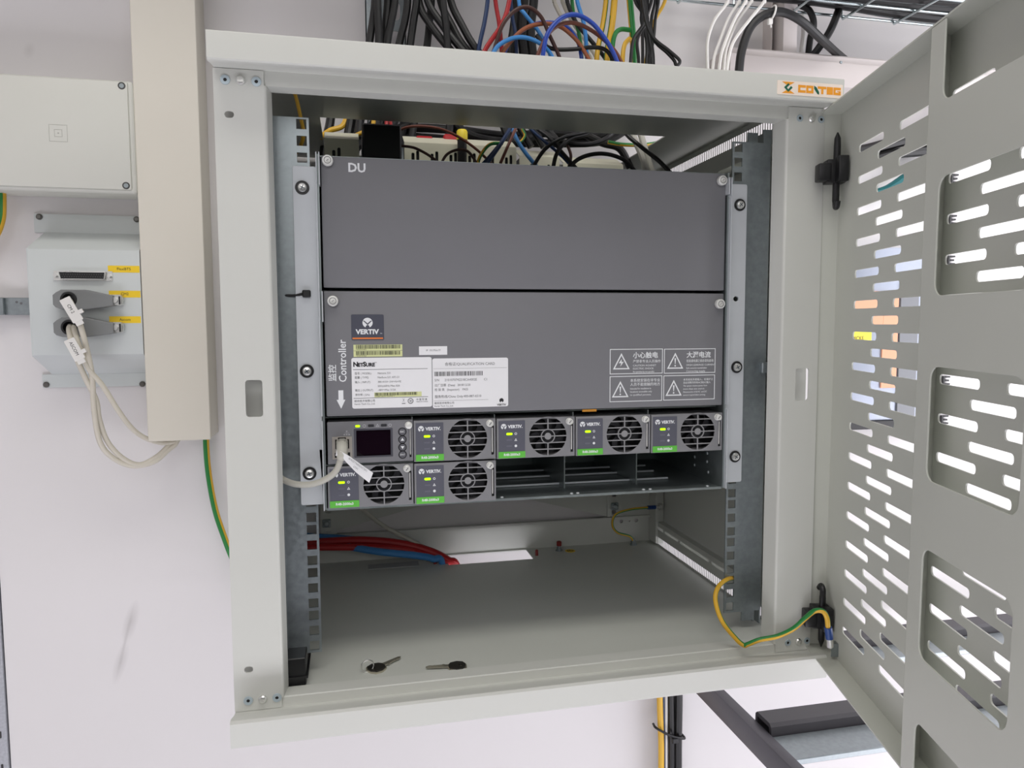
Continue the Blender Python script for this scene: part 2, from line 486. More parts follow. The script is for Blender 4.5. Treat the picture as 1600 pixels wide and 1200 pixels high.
# rear
b = MB()
kn = [rect(-77, -30, 62, 64.5), rect(-27, 25, 62, 64.5), rect(28, 66, 62, 64.5), rect(-79, -76.5, 62, 140), rect(66, 68.5, 62, 140)]
b.plate(rect(-235, 209, 24, 545), kn, face(0, 352, 0), -1.5, 0)
bp = b.build('back_panel', COAT_IN, cab)
b = MB(); b.plate(rect(-300, 300, -23, 22), [circ(236, 13, 3), circ(250, 13, 1.5), circ(262, 13, 3)], face(0, 358, 0), -2, 0); b.box(-300, 300, 352, 358, 18, 22)
b.build('rear_crossbar', COAT_IN, cab)
for s in (-1, 1):
    x0, x1 = (209, 233) if s > 0 else (-240, -216)
    b = MB(); b.plate(rect(x0, x1, 24, 545), [rect(x0 + 8, x0 + 15, 28, 34, 1), rect(x0 + 8, x0 + 15, 56, 62, 1), rect(x0 + 8, x0 + 15, 72, 78, 1)], face(0, 350, 0), -1.5, 0)
    b.build('rear_rail', COAT_IN, cab)
    xs = 220.8 if s > 0 else -231
    b = MB(); b.box(xs - 6, xs + 6, 346, 350, 35, 47, 1); screw_mb(b, xs, 346, 41, 4.5, 3); b.build('cage_bolt', GALV, cab)
b = MB(); b.box(284, 298, 330, 358, -20, 560, 1); b.box(-298, -284, 330, 358, -20, 560, 1); b.build('rear_post', COAT_IN, cab)
b = MB(); b.prism([(-4, 0), (4, 0), (4, -12), (2.5, -16), (-2.5, -16), (-4, -12)], face(247, 356, 78), 0, 1.5); b.box(232, 285, 356, 358, 22, 545); b.build('rear_tab', COAT_IN, cab)
# badge
b = MB(); b.prism(rect(0, 73.5, 0, 13.5, 1), face(227.5, -81, 559.5) , 0, .5); badge = b.build('maker_badge', mat('badge_cream', (246, 232, 218), .35, noise=.01), cab)
b = MB(); Fb = face(227.5, -81.5, 559.5)
for poly in ([(5, 12.4), (19, 12.4), (13, 9), (11, 9)], [(5, 1.4), (19, 1.4), (13, 4.8), (11, 4.8)]): b.prism(poly, Fb, 0, .15)


def logo_rect(bb, x, y0, y1, w, kind):
    t = (y1 - y0) * .33
    R = lambda a, c, d, e: bb.prism([(x + a, d), (x + c, d), (x + c, e), (x + a, e)], Fb, 0, .15)
    if kind == 'C': R(0, t, y0, y1); R(t, w, y0, y0 + t); R(t, w, y1 - t, y1)
    if kind == 'O': R(0, t, y0, y1); R(w - t, w, y0, y1); R(t, w - t, y0, y0 + t); R(t, w - t, y1 - t, y1)
    if kind == 'T': R(0, w, y1 - t, y1); R(w / 2 - t / 2 + .4, w / 2 + t / 2 + .4, y0, y1 - t)
    if kind == 'E': R(0, w, y0, y0 + t); R(0, w, y1 - t, y1); R(0, w, (y0 + y1) / 2 - t / 2, (y0 + y1) / 2 + t / 2)
    if kind == 'G': R(0, t, y0, y1); R(t, w, y0, y0 + t); R(t, w, y1 - t, y1); R(w - t, w, y0 + t, (y0 + y1) / 2 + .3); R(w * .5, w - t, (y0 + y1) / 2 - .4, (y0 + y1) / 2 + .3)


for k, x, w in (('C', 23, 8.4), ('O', 32, 8.2), ('T', 45, 9.6), ('E', 55.2, 7), ('G', 62.8, 8.4)): logo_rect(b, x, 2.9, 10.3, w, k)
b.build('lettering', ORNG, badge)
b = MB(); b.prism([(40.9, 10.6), (43.6, 9), (46.6, 4.6), (46.6, 2.2), (44.6, 2.8), (40.9, 7.6)], Fb, 0, .15); b.build('green_letter', DGRN, badge)
b = MB()
b.prism([(12, 11.2), (13.6, 9.8), (10.4, 6.8), (12, 5.2), (15, 8.6), (16.8, 7), (12, 2.6), (7.4, 7)], Fb, 0.02, .2)
b.build('emblem', DGRN, badge)

# mounting rails
RAILZ = [44.45 * u + k for u in range(12) for k in (6.35, 22.225, 38.1)]
for s in (-1, 1):
    b = MB()
    xc = 232.55 * s
    holes = [rect(xc - 4.75, xc + 4.75, z - 4.75, z + 4.75, .5, 2) for z in RAILZ]
    xi, xo = 225.5 * s, (-258 if s < 0 else 262)
    if s > 0: xo = 272
    b.box(min(xi, xc - 4.75 * s), max(xi, xc - 4.75 * s), 0, 2, -1, 533.4)
    b.box(min(xo, xc + 4.75 * s), max(xo, xc + 4.75 * s), 0, 2, -1, 533.4)
    zz_ = [-1 - 0] + [v for z in RAILZ for v in (z - 4.75, z + 4.75)] + [533.4]
    for a_, c_ in zip(zz_[0::2], zz_[1::2]): b.box(xc - 4.75, xc + 4.75, 0, 2, a_, c_)
    if s < 0:
        b.plate(rect(-262, -258, -1, 533.4), [], face(0, -2, 0), -26, 0)
        b.box(-262, -248, 3, 24, 533, 560, M=None) if False else None
    else:
        b.box(263, 273, 0, 2, 533, 548); b.box(271.5, 273, 2, 40, -18, 548); b.box(262, 264, 0, 8, -14, 0); b.box(248, 262, 0, 2, -12, -1)
        b.box(246, 258, 4, 6, 533, 545)
    rl = b.build('mounting_rail', GALV, cab)
b = MB(); b.box(264, 292, -6, 4, 277, 289, 1); screw_mb(b, 277, -6, 283, 5, 3); b.build('rail_bolt', GALV, cab)
b = MB(); b.box(-262, -240, -26, 20, -22, 6, .8); b.box(-262, -238, -28, 26, -14, -12); b.build('corner_foot', BLACK, cab)

# ------------------------------------------------------------------ door (73 degrees open)
TH = math.radians(15.6); TILT = .008
D0 = Vector((-math.sin(TH), -math.cos(TH), 0)); N0 = Vector((-math.cos(TH), math.sin(TH), 0)); Z0 = Vector((0, 0, 1))
D1 = (D0 - Z0 * TILT).normalized(); Z1 = N0.cross(D1).normalized()
DM = Matrix.Identity(4)
for i, a in enumerate((D1, Z1, N0)):
    for k in range(3): DM[k][i] = a[k]
DM.translation = Vector((309.5, -93, 0))
b = MB(); slots = []
for j in range(13):
    u0 = 4 + j * 42.6
    if u0 + 55 > 545: break
    if j in (3, 7): continue
    rows = range(-10, 7) if j % 2 == 0 else [k + .5 for k in range(-10, 6)]
    for k in rows:
        if k == -10 and j == 0: zz = 320.5 + 30.8 * k
        zz = 320.5 + 30.8 * k
        slots.append(rect(u0, u0 + 54.5, zz - 3.9, zz + 3.9, 3.2, 3))
V0, V1 = -27, 554
b.plate(rect(-46, 550, V0, V1), slots, DM, -1.4, 0)
b.prism(rect(-46, 550, V1 - 1.5, V1), DM, 0, 22); b.prism(rect(-46, 550, V0, V0 + 1.5), DM, 0, 22)
b.prism(rect(-46, -44.5, V0, V1), DM, 0, 22); b.prism(rect(548.5, 550, V0, V1), DM, 0, 22)
door = b.build('door', DOORC, cab)
b = MB()
wins = []
for k in range(-2, 3):
    zc = 258.5 + 138.2 * k
    z0, z1 = zc - 43, zc + 43
    if k == 2: z0, z1 = 494, 560
    if k == -2: z0, z1 = -35, 25.5
    wins.append((z0, z1))
outer = [(184, V0 + 2), (203.5, V0 + 2)]


def notch(x0, x1, zin, zout, r=9):
    # points of a notch that opens through the pan's end
    sgn = 1 if zin > zout else -1
    pts = [(x0, zout)]
    for k in range(5):
        a = math.radians(90 * k / 4); pts.append((x0 + r - r * math.cos(a), zin - sgn * (r - r * math.sin(a))))
    for k in range(5):
        a = math.radians(90 * k / 4); pts.append((x1 - r + r * math.sin(a), zin - sgn * (r - r * math.cos(a))))
    pts.append((x1, zout)); return pts


zb, zt = V0 + 2, V1 - 2
poly = [(184, zb)] + notch(203.5, 314, 25.5, zb) + [(334, zb), (334, zt)] + list(reversed(notch(203.5, 314, 494, zt))) + [(184, zt)]
b.plate(poly, [rect(203.5, 314, z0, z1, 10, 6) for z0, z1 in wins[1:4]], DM, 20.6, 22, .4)
UWZ = DM @ Matrix(((1, 0, 0, 0), (0, 0, 1, 0), (0, 1, 0, 0), (0, 0, 0, 1)))
b.prism([(184, 22), (184, 20.4), (169, 0), (167.6, 0)], UWZ, zb, zt); b.prism([(334, 22), (334, 20.4), (349, 0), (350.4, 0)], UWZ, zb, zt)
b.build('stiffener', DOORC, door)
# hinges
for zz, up in ((490, 1), (12, -1)):
    b = MB()
    B = lambda u0, u1, v0, v1, w0, w1, bev=1.: b.box(u0, u1, v0, v1, w0, w1, bev, M=DM, seg=2)
    B(-38, -24, zz - 12, zz + 12, 1, 20)
    B(-52, -36, zz - 8, zz + 8, 8, 18)
    B(-36, -22, zz - 10, zz + 8, 16, 29, 1.5); B(-24, -14, zz - 12, zz + 14, 2, 12, 1.)
    pin = [(zz - 34, 2.5), (zz - 30, 3.5), (zz + 26, 3.5), (zz + 34, 3.2), (zz + 40, .6)] if up > 0 else [(zz - 34, .6), (zz - 26, 3.4), (zz - 12, 3.6), (zz + 22, 3.4), (zz + 26, 3)]
    b.lathe(DM @ Vector((-29, 0, 9)), Z1, pin, 16)
    if up > 0: b.tube(spline([DM @ Vector(p) for p in ((-29, zz - 30, 9), (-28, zz - 36, 9), (-23, zz - 36, 10), (-21, zz - 31, 10))], 5), 3.2, 10)
    else: b.tube(spline([DM @ Vector(p) for p in ((-29, zz + 22, 9), (-29, zz + 30, 9), (-34, zz + 33, 9), (-39, zz + 29, 9))], 5), 3.2, 10)
    b.build('hinge', BLACK, door)
    b = MB(); b.plate(rect(0, 9, 0, 6, 1), [], DM @ Matrix.Translation((-60, zz - 3, 24)), 0, .4); b.build('hinge_pad', BLACK, door)
b = MB(); q = DM @ Vector((-9, -14, 0))
b.plate(rect(-14, -4, -22, -8, .8), [rect(-12.5, -9.5, -19, -12), rect(-7.5, -5.5, -19, -12)], DM, 0, 1); b.plate(rect(-6, -4.5, -22, -8), [], DM, 0, 7)
b.build('earth_tab', GALV, door)

# ================================================================== POWER SUBRACK
rack = thing('power_subrack', 'dark grey power shelf with two plain covers above its module bays, bolted to the rails', 'power supply', (0, 100, 148))
YF = -4.


def chassis():
    b = MB()
    for s in (-1, 1):
        x0, x1 = sorted((216.9 * s, 219 * s))
        b.box(x0, x1, -6, 250, 148, 498)
    b.box(-217, 217, 0, 250, 497, 498); b.box(-217, 217, 30, 250, 367.5, 369); b.box(-217, 217, 12, 250, 238.5, 240)
    b.box(-217, 217, -3, 185, 146.5, 148); b.box(-217, 217, -4, -3, 146.5, 149.2)
    b.box(-217, 217, 248, 250, 240, 498)
    b.box(-217, 217, 183, 185, 148, 240)
    b.box(-217, 217, 2, 183, 191.2, 192.2)
    for x in (-130, -43.4, 43.2, 129.8):
        b.box(x - .6, x + .6, 34 if x > 0 else 2, 183, 148, 191); b.box(x - .6, x + .6, 2, 183, 192, 238.5)
    return b.build('chassis', mat('chassis_steel', (150, 158, 158), .38, metal=.8, noise=.08, scale=40), rack)


ch = chassis()
for xa, xb in ((-42, 42.4), (44, 129), (130.6, 216)):
    for y, z in ((52, 149.5), (94, 150), (121, 152), (150, 165), (165, 178)):
        w = (xb - xa) * (.55 if xa > 120 else 1) if z < 160 else (xb - xa) * .9
        b = MB(); b.box(xa, xa + w, y, y + 1.5, z - 1, z + 1.2, .3); b.build('guide_rib', BRACK, ch)
b = MB()
for (y, z) in ((28, 182), (28, 172), (60, 183), (60, 172), (60, 162), (25, 160), (95, 184)): b.lathe((215.8, y, z), (-1, 0, 0), [(0, 1.8), (1, 1.4)], 10)
b.build('rivet', BRACK, ch)
b = MB()
for x in (-35, 43, 50, 127, 135, 205): b.lathe((x, 6, 148), (0, 0, 1), [(0, 2), (1, 1.4)], 10)
b.build('rivet', BRACK, ch)
b = MB(); b.box(52, 68, -3.4, -2.6, 239, 241.5); b.build('orange_tab', mat('amber_plastic', (190, 130, 40), .5), ch)


def thumb(parent, x, y, z, r=5.2):
    b = MB()
    b.lathe((x, y, z), (0, -1, 0), [(0, r * .92), (1.5, r * .92), (1.6, r), (6, r), (6.8, r * .9), (7, r * .66), (6.4, r * .6), (6.4, r * .3), (7, .2)], 28)
    k = b.build('thumb_screw', KNOB, parent)
    b = MB(); cross_slot(b, x, y - 7, z, r * .35, .6); b.build('driver_slot', INKG, k) if False else b.bm.free()
    return k


def cover(name, z0, z1, zs):
    b = MB()
    b.box(-215.2, 216, YF, YF + 14, z0, z1, 1.2, seg=2)
    c = b.build(name, DARK, rack)
    for x, z in zs:
        b = MB(); b.lathe((x, YF, z), (0, -1, 0), [(0, 4.4), (1, 4.4), (1.1, 5.3), (5, 5.3), (5.8, 4.7), (6, 3.4), (5.4, 3.1), (5.4, 1.4), (6, .3)], 28)
        kb = b.build('thumb_screw', KNOB, c)
        b = MB(); b.add(plate_mesh(circ(0, 0, 3.5, 28), [circ(0, 0, 3.0, 28)], 0, .2), face(x, YF - 5.9, z)); b.add(plate_mesh(rect(-1.2, 1.2, -.25, .25), [], 0, .2), face(x, YF - 6, z) @ Matrix.Rotation(.7, 4, 'Z')); b.build('driver_recess', INKG, kb)
    return c


c1 = cover('upper_cover', 369.8, 497, ((-208.5, 492), (209.5, 489)))
b = MB(); b.text('DU', face(-189.5, YF - .05, 486.5), 0, 0, 12, bold=.35); b.build('lettering', PRINTW, c1)
c2 = cover('lower_cover', 242, 366.6, ((-206.5, 356.6), (209.5, 355)))
# side retaining clips
for x, z0, z1 in ((-217.8, 470, 499), (-217.8, 338, 366), (217.6, 474, 492)):
    b = MB(); b.box(x - 1.9, x - .8, -12, 0, z0, z1, .3); b.box(x + .8, x + 1.9, -12, 0, z0 - 2, z1, .3); b.build('clip', BRACK, ch)


def vlogo(b, M, u, v, r):
    """round emblem with a notch and a V bar"""
    pts = []
    for k in range(25):
        a = math.radians(-66 + 312 * k / 24); pts.append((u + r * math.cos(a), v + r * math.sin(a)))
    pts += [(u - r * .3, v - r * .6), (u, v - r * .38), (u + r * .3, v - r * .6)]
    b.prism(pts, M, 0, .12)


def vbar(b, M, u, v, r):
    b.prism([(u - r * .92, v + r * .42), (u - r * .62, v + r * .42), (u, v - r * .12), (u + r * .62, v + r * .42), (u + r * .92, v + r * .42), (u + r * .1, v - r * .38), (u - r * .1, v - r * .38)], M, .1, .2)


# brand badge
b = MB(); Mb = face(-189.3, YF, 318)
b.prism(rect(0, 32, 0, 25.4, 1.2), Mb, 0, .4); bd = b.build('maker_badge', mat('badge_slate', (72, 74, 86), .45, noise=.02, scale=20), c2)
Mb2 = face(-189.3, YF - .4, 318)
b = MB(); vlogo(b, Mb2, 16, 17.2, 5); b.text('VERTIV', Mb2, 15.6, 8, 6.6, 'CENTER', bold=.26, sx=1.06); b.text('TM', Mb2, 28.2, 6.4, 1.5); b.build('lettering', PRINTW, bd)
b = MB(); vbar(b, Mb2, 16, 17.2, 5); b.build('emblem_bar', SLATE, bd)
b = MB(); b.prism(rect(1, 31, 1, 2.4), Mb2, 0, .12); b.build('stripe', ORNG2, bd)
# direction text and arrow
b = MB(); Mc = face(0, YF - .05, 0)
b.text('Controller', Mc, -198.2, 276, 10.6, 'LEFT', rot=math.pi / 2, sx=.92, bold=.12)
b.text('监控', Mc, -208.0, 277, 8.4, 'LEFT', rot=math.pi / 2, bold=.08)
b.prism([(-203.2, 268), (-198.4, 268), (-198.4, 258.5), (-196.5, 258.5), (-200.8, 249.5), (-205.1, 258.5), (-203.2, 258.5)], Mc, 0, .12)
b.build('lettering', PRINTW, c2)
rnd = random.Random(4)


def barcode(b, M, u0, u1, v0, v1, step=.42):
    u = u0
    while u < u1:
        w = rnd.choice((.35, .35, .55, .8)); w = min(w, u1 - u)
        b.prism([(u, v0), (u + w, v0), (u + w, v1), (u, v1)], M, 0, .08); u += w + rnd.choice((.3, .45, .7))


# pale yellow serial strips
for zz in (307.4, 301.2):
    b = MB(); b.prism(rect(0, 48.4, 0, 5.9), face(-187.6, YF, zz), 0, .15); s_ = b.build('serial_sticker', YELG, c2)
    b = MB(); M_ = face(-187.6, YF - .15, zz); barcode(b, M_, 2.5, 46.5, 1.8, 5.6); b.text('TGE B37149 48221', M_, 2.5, .95, 1.3); b.build('lettering', INK, s_)
b = MB(); b.prism(rect(0, 28.8, 0, 8.8), face(-122.4, YF, 302.3), 0, .15); s_ = b.build('address_sticker', WHITE, c2)
b = MB(); b.text('IP  10.175.6.77', face(-122.4, YF - .15, 302.3), 14.6, 4.6, 2.5, 'CENTER'); b.build('lettering', INKG, s_)
# rating plate
Ml = face(-189.9, YF, 249.2)
b = MB(); b.prism(rect(0, 80.2, 0, 51, 2), Ml, 0, .25); r1 = b.build('rating_plate', WHITE, c2)
Ml = face(-189.9, YF - .25, 249.2); b = MB()
b.text('N', Ml, 1.6, 44.3, 6.4, bold=.3); b.text('ET', Ml, 6.2, 43.8, 4.9, bold=.26); b.text('S', Ml, 11.3, 44.3, 6.4, bold=.3); b.text('URE', Ml, 14.1, 43.8, 4.9, bold=.26); b.text('TM', Ml, 22.8, 46, 1.5)
for v in (39, 10.2): b.prism(rect(1.5, 76, v, v + .4), Ml, 0, .08)
b.build('lettering', INK, r1)
b = MB()
for v, l, r_ in ((35.2, '型号 ( MODEL)', 'Netsure 531'), (31, '配置 ( TYPE)', 'NetSure 531 A91-S1'), (26.4, '输入 ( INPUT)', '380-415V~3W+N+PE'), (22.2, '', '50Hz/60Hz Max 32A'), (18.2, '输出 ( OUTPUT)', '-48V⎓Max 315A'), (13.6, '序列号 ( S/N)', '')):
    if l: b.text(l, Ml, 3, v, 2.75, sx=.92)
    if r_: b.text(r_, Ml, 25.5, v, 2.75, sx=.95)
b.text('维谛技术有限公司', Ml, 2, 7.4, 2.6); b.text('Vertiv Tech Co.,Ltd.', Ml, 2, 4.4, 2.5)
b.text('中 国 制 造', Ml, 64, 7.6, 2.3); b.text('MADE IN CHINA', Ml, 64, 5.4, 1.6)
b.add(plate_mesh(circ(58.2, 6.4, 2.9), [circ(58.2, 6.4, 2.1)], 0, .08), Ml); b.text('20', Ml, 58.2, 6.4, 2.4, 'CENTER', bold=.1)
for a in (-.5, .5): b.add(plate_mesh(rect(-1.8, 1.8, -.15, .15), [], 0, .08), Ml @ Matrix.Translation((51.2, 7.4, 0)) @ Matrix.Rotation(a + math.pi / 2, 4, 'Z'))
b.prism(rect(49.4, 53, 3.6, 4.4), Ml, 0, .08)
b.build('lettering', INKG, r1)
b = MB(); b.prism(rect(22, 69.5, 11, 15.8), Ml, 0, .1); q = b.build('serial_sticker', YELG, c2); q.location.y -= 0
b = MB(); barcode(b, face(-189.9, YF - .35, 249.2), 22.5, 65, 12.6, 15.5); b.text('210240B17142B1184  02102240182 14', face(-189.9, YF - .35, 249.2), 23, 11.8, 1.2); b.build('lettering', INK, q)
# qualification card
Ml = face(-109, YF, 247.4)
b = MB(); b.prism(rect(0, 79.2, 0, 51.2, 2), Ml, 0, .25); r2 = b.build('qualification_card', WHITE, c2)
Ml = face(-109, YF - .25, 247.4); b = MB()
b.text('合格证/QUALIFICATION CARD', Ml, 39, 45, 3.9, 'CENTER', sx=.98)
for v, x1 in ((40.6, 78), (7.6, 58)): b.prism(rect(1, x1, v, v + .2), Ml, 0, .08)
b.text('S/N      21010707422 18CA4002E        C1'.replace('22 18', '2218'), Ml, 2, 28.8, 3.5, sx=.93)
b.text('出厂日期  (Data)   2018/12/20', Ml, 2, 23.4, 3.2, sx=.93); b.text('检 验 员   (Inspector)    PASS', Ml, 2, 18.8, 3.2, sx=.9)
b.text('服务热线/China Only:400-887-6510', Ml, 2, 11.6, 3.5, sx=.94); b.text('维谛技术有限公司', Ml, 1.4, 5, 2.6); b.text('Vertiv Tech Co.,Ltd.', Ml, 1.4, 2, 2.4)
b.build('lettering', INKG, r2)
b = MB(); barcode(b, Ml, 2, 52, 33, 37.6); b.build('lettering', INK, r2)
b = MB(); vlogo(b, Ml, 72, 6.4, 2.3); b.text('VERTIV', Ml, 72, 1.7, 3, 'CENTER', bold=.08); b.build('lettering', INK, r2)
# warning prints
W4 = [((82.6, 279, 61.2, 27.2), 'bolt', '小心触电', ['严禁非专业人员操作', 'CAUTION AGAINST', 'ELECTRIC SHOCK', 'No operation by non-specialist']),
      ((145.4, 278.7, 61.4, 27.2), '!', '大漏电流', ['在接通电源之前必须先接地', 'HIGH LEAKAGE CURRENT', 'Earth connection essential before', 'Connecting supply']),
      ((82.6, 248.8, 60.8, 28), '!', None, ['本系统安装在非专业', '人员不能接触的地方', 'Intended for installation in', 'locations accessible only', 'to qualified persons.']),
      ((145, 249, 61.6, 27.6), '!', None, ['本系统有多路输入，在维护之', '前必须断开所有AC和DC输入', 'This system receives power from', 'more than one source.', 'Disconnection of all AC  and DC', 'source is required before servicing'])]
for (x, z, w, h), sym, big, lines in W4:
    b = MB(); M_ = face(x, YF - .05, z)
    b.add(plate_mesh(rect(0, w, 0, h), [rect(.75, w - .75, .75, h - .75)], 0, .1), M_)
    tx, tz = 13.2, 5.2
    if big is None: tx, tz = 12.2, 5
    b.add(plate_mesh([(tx - 9.6, tz), (tx + 9.6, tz), (tx, tz + 17.6)], [[(tx - 7.4, tz + 1.3), (tx + 7.4, tz + 1.3), (tx, tz + 14.8)]], 0, .1), M_)
    if sym == 'bolt': b.prism([(tx + .4, tz + 11.2), (tx - 3, tz + 6.6), (tx - .2, tz + 6.8), (tx - 1.2, tz + 3), (tx + 2.8, tz + 8.2), (tx + .2, tz + 8)], M_, 0, .1)
    else:
        b.prism([(tx - .9, tz + 11.6), (tx + .9, tz + 11.6), (tx + .3, tz + 5), (tx - .3, tz + 5)], M_, 0, .1); b.prism(circ(tx, tz + 3.2, .9, 10), M_, 0, .1)
    u = 26.5 if big else 23.5
    v = h - 7.4
    if big: b.text(big, M_, u, v, 7.3, sx=1.0, bold=.12); v -= 6.4
    else: v = h - 5.2
    for i, t in enumerate(lines):
        cjk = ord(t[0]) > 0x2000
        sz = (3.5 if big else (3.9 if len(t) < 10 else 2.7)) if cjk else (2.7 if len(lines) < 6 else 2.5)
        wid = w - u - 2.2
        per = sz * (1.0 if cjk else .545)
        b.text(t, M_, u, v, sz, sx=min(1.12, wid / (per * len(t))) if len(t) > 12 else (min(1.1, wid / (per * len(t))) if cjk else 1.0))
        v -= (4.4 if cjk else 3.4) if len(lines) < 6 else 3.4
    b.build('warning_print', PRINTW, c2)

# mounting ears
for s in (-1, 1):
    x0, x1 = sorted((219.5 * s, 241.8 * s))
    holes = []
    if s < 0: holes = [rect(-235, -228.5, 360.5, 366.5, 2.8), rect(-222.5, -219, 200.5, 208.5)]
    else: holes = [rect(227.5, 234, 358, 363.5, 2.7)]
    b = MB(); b.plate(rect(x0, x1, 153.5, 486.5, 2), holes, face(0, -4, 0), -3, 0, .3)
    ear = b.build('mounting_ear', BRACK, rack)
    b = MB(); xs = -219.7 if s < 0 else 218.9
    b.box(xs - .2, xs + .9, -11, -4, 243, 470, .2); b.box(xs - .2, xs + .9, -11, -4, 148, 238, .2)
    b.build('ear_flange', BRACK, ear)
    for z in ((465.8, 287.8, 185.4) if s < 0 else (463.9, 284.5, 182.9)):
        b = MB(); b.plate(circ(232.9 * s, z, 6.7, 28), [], face(0, -4, 0), 0, 1.1, .3); w_ = b.build('washer', BLACK, ear)
        b = MB(); b.lathe((232.9 * s, -5, z), (0, -1, 0), [(0, 4.6), (1, 4.6), (2.2, 3.8), (2.8, 2)], 24); b.build('screw', SILV, ear)
        b = MB(); cross_slot(b, 232.9 * s, -7.6, z, 2.4, .3 + z); b.build('cross_recess', mat('recess_steel', (70, 84, 96), .4, metal=.5), ear)

# ================================================================== RECTIFIER MODULES


def make_module():
    x0, z1 = 0., 0.   # origin at the face's top left corner; local coordinates in mm from (0, 0, 0)
    t = thing('rectifier_module', 'tmp', 'power module', (0, 0, 0))
    F = face(0, -5, 0)
    b = MB()
    b.plate(rect(.6, 86, -42.9, -.4, .8), [circ(56.3, -20.7, 20.6, 48), rect(81.4, 84.2, -38.5, -8, .4)], F, -1.5, 0, .3)
    b.box(.8, 86, -3.5, 175, -42.5, -40.8); b.box(.8, 86, -3.5, 175, -2, -.6); b.box(.8, 2, -3.5, 175, -42, -1); b.box(84.8, 86, -3.5, 175, -42, -1); b.box(1, 85, 20, 22, -42, -1)
    b.build('housing', MODG, t)
    b = MB()
    R = 20.6
    for v in (-13.8, -6.9, 0, 6.9, 13.8):
        h = math.sqrt(R * R - v * v); ri = 7.4
        t_ = .55
        if abs(v) < ri:
            k = math.sqrt(ri * ri - v * v) - .2
            for a, c in ((-h - .4, -k), (k, h + .4)): b.prism(rect(56.3 + a, 56.3 + c, -20.7 + v - t_, -20.7 + v + t_), F, -1.3, -.1)
        else: b.prism(rect(56.3 - h - .4, 56.3 + h + .4, -20.7 + v - t_, -20.7 + v + t_), F, -1.3, -.1)
    for a, c in ((-R - .3, -7.2), (7.2, R + .3)): b.prism(rect(56.3 - .6, 56.3 + .6, -20.7 + a, -20.7 + c), F, -1.3, -.1)
    for sx in (-1, 1): b.prism(rect(*sorted((56.3 + sx * 3.4, 56.3 + sx * 7.2)), -21.2, -20.2), F, -1.3, -.1)
    b.add(plate_mesh(circ(56.3, -20.7, 7.9, 36), [circ(56.3, -20.7, 6.9, 36)], -1.3, -.05), F)
    b.prism(circ(56.3, -20.7, 3.7, 28), F, -1.3, -.05)
    b.build('fan_grille', mat('grille_grey', (150, 150, 152), .42, metal=.2), t)
    b = MB()
    for k in range(7):
        a = 2 * math.pi * k / 7
        pts = []
        for r_, da in ((7, 0), (12, .12), (16, .28), (19.8, .5)):
            pts.append((r_ * math.cos(a + da), r_ * math.sin(a + da)))
        for r_, da in ((19.8, .95), (16, .75), (12, .62), (7, .6)):
            pts.append((r_ * math.cos(a + da), r_ * math.sin(a + da)))
        b.prism([(56.3 + x, -20.7 + y) for x, y in pts], F, -9 - .4 * k % 2, -7.6)
    b.lathe((56.3, 3, -20.7), (0, -1, 0), [(0, 8), (5, 8)], 28)
    b.build('fan', mat('fan_black', (44, 44, 48), .35), t)
    b = MB(); b.box(3, 83, 10, 12, -41, -3); b.build('fan_backing', BLACK, t)
    b = MB(); b.prism(rect(2.6, 31, -42, -2.8, .6), F, 0, .3); lp = b.build('label_panel', SLATE, t)
    F2 = face(0, -5.3, 0)
    b = MB(); vlogo(b, F2, 8, -8.8, 3); b.text('VERTIV.', F2, 12.7, -9.1, 4.6, 'LEFT', bold=.17, sx=1.0)
    for i, v in enumerate((-16.6, -23.1, -29.6)):
        if i == 0: b.add(plate_mesh(circ(21, v, 1.3, 14), [circ(21, v, .8, 14)], 0, .08), F2)
        elif i == 1: b.add(plate_mesh([(19.5, v - 1.2), (22.5, v - 1.2), (21, v + 1.6)], [[(20.3, v - .7), (21.7, v - .7), (21, v + .6)]], 0, .08), F2)
        else: b.prism(circ(21, v, 1.4, 12), F2, 0, .08)
    b.build('lettering', PRINTW, lp)
    b = MB(); vbar(b, F2, 8, -8.8, 3); b.build('emblem_bar', SLATE, lp)
    b = MB(); b.prism(rect(10.8, 17.4, -17.9, -15.5, 1.1), F2, 0, .35); b.build('led', LED, lp)
    b = MB()
    for v in (-23.1, -29.6): b.prism(rect(11, 17, v - .8, v + .8, .7), F2, 0, .12)
    b.build('unlit_led', LEDOFF, lp)
    b = MB(); b.prism(rect(2.4, 31.2, -42.3, -35.5, .5), F2, 0, .3); gt = b.build('model_tag', GREEN, t)
    b = MB(); b.text('R48-2000e3', face(0, -5.6, 0), 16.8, -38.8, 3.6, 'CENTER', bold=.1); b.build('lettering', PRINTW, gt)
    b = MB(); b.lathe((79.6, -5, -5.2), (0, -1, 0), [(0, 3.7), (1, 3.7), (1.1, 3.3), (4.6, 3.3), (5, 2.8)], 24); sc = b.build('thumb_screw', KNOB, t)
    b = MB(); b.add(plate_mesh(rect(-1.9, 1.9, -.4, .4), [], 0, .1), face(79.6, -10, -5.2) @ Matrix.Rotation(.9, 4, 'Z')); b.build('driver_slot', INKG, sc)
    b = MB(); b.box(82, 83.2, -4.6, 2, -36, -10, .3); b.build('latch_handle', KNOB, t)
    return t


def dup(root, loc, label):
    r = root.copy(); COL.objects.link(r); r.location = Vector(loc) * MM; r['label'] = label
    for chd in list(root.children):
        c = chd.copy(); COL.objects.link(c); c.parent = r
        for g in chd.children:
            d = g.copy(); COL.objects.link(d); d.parent = c
    return r


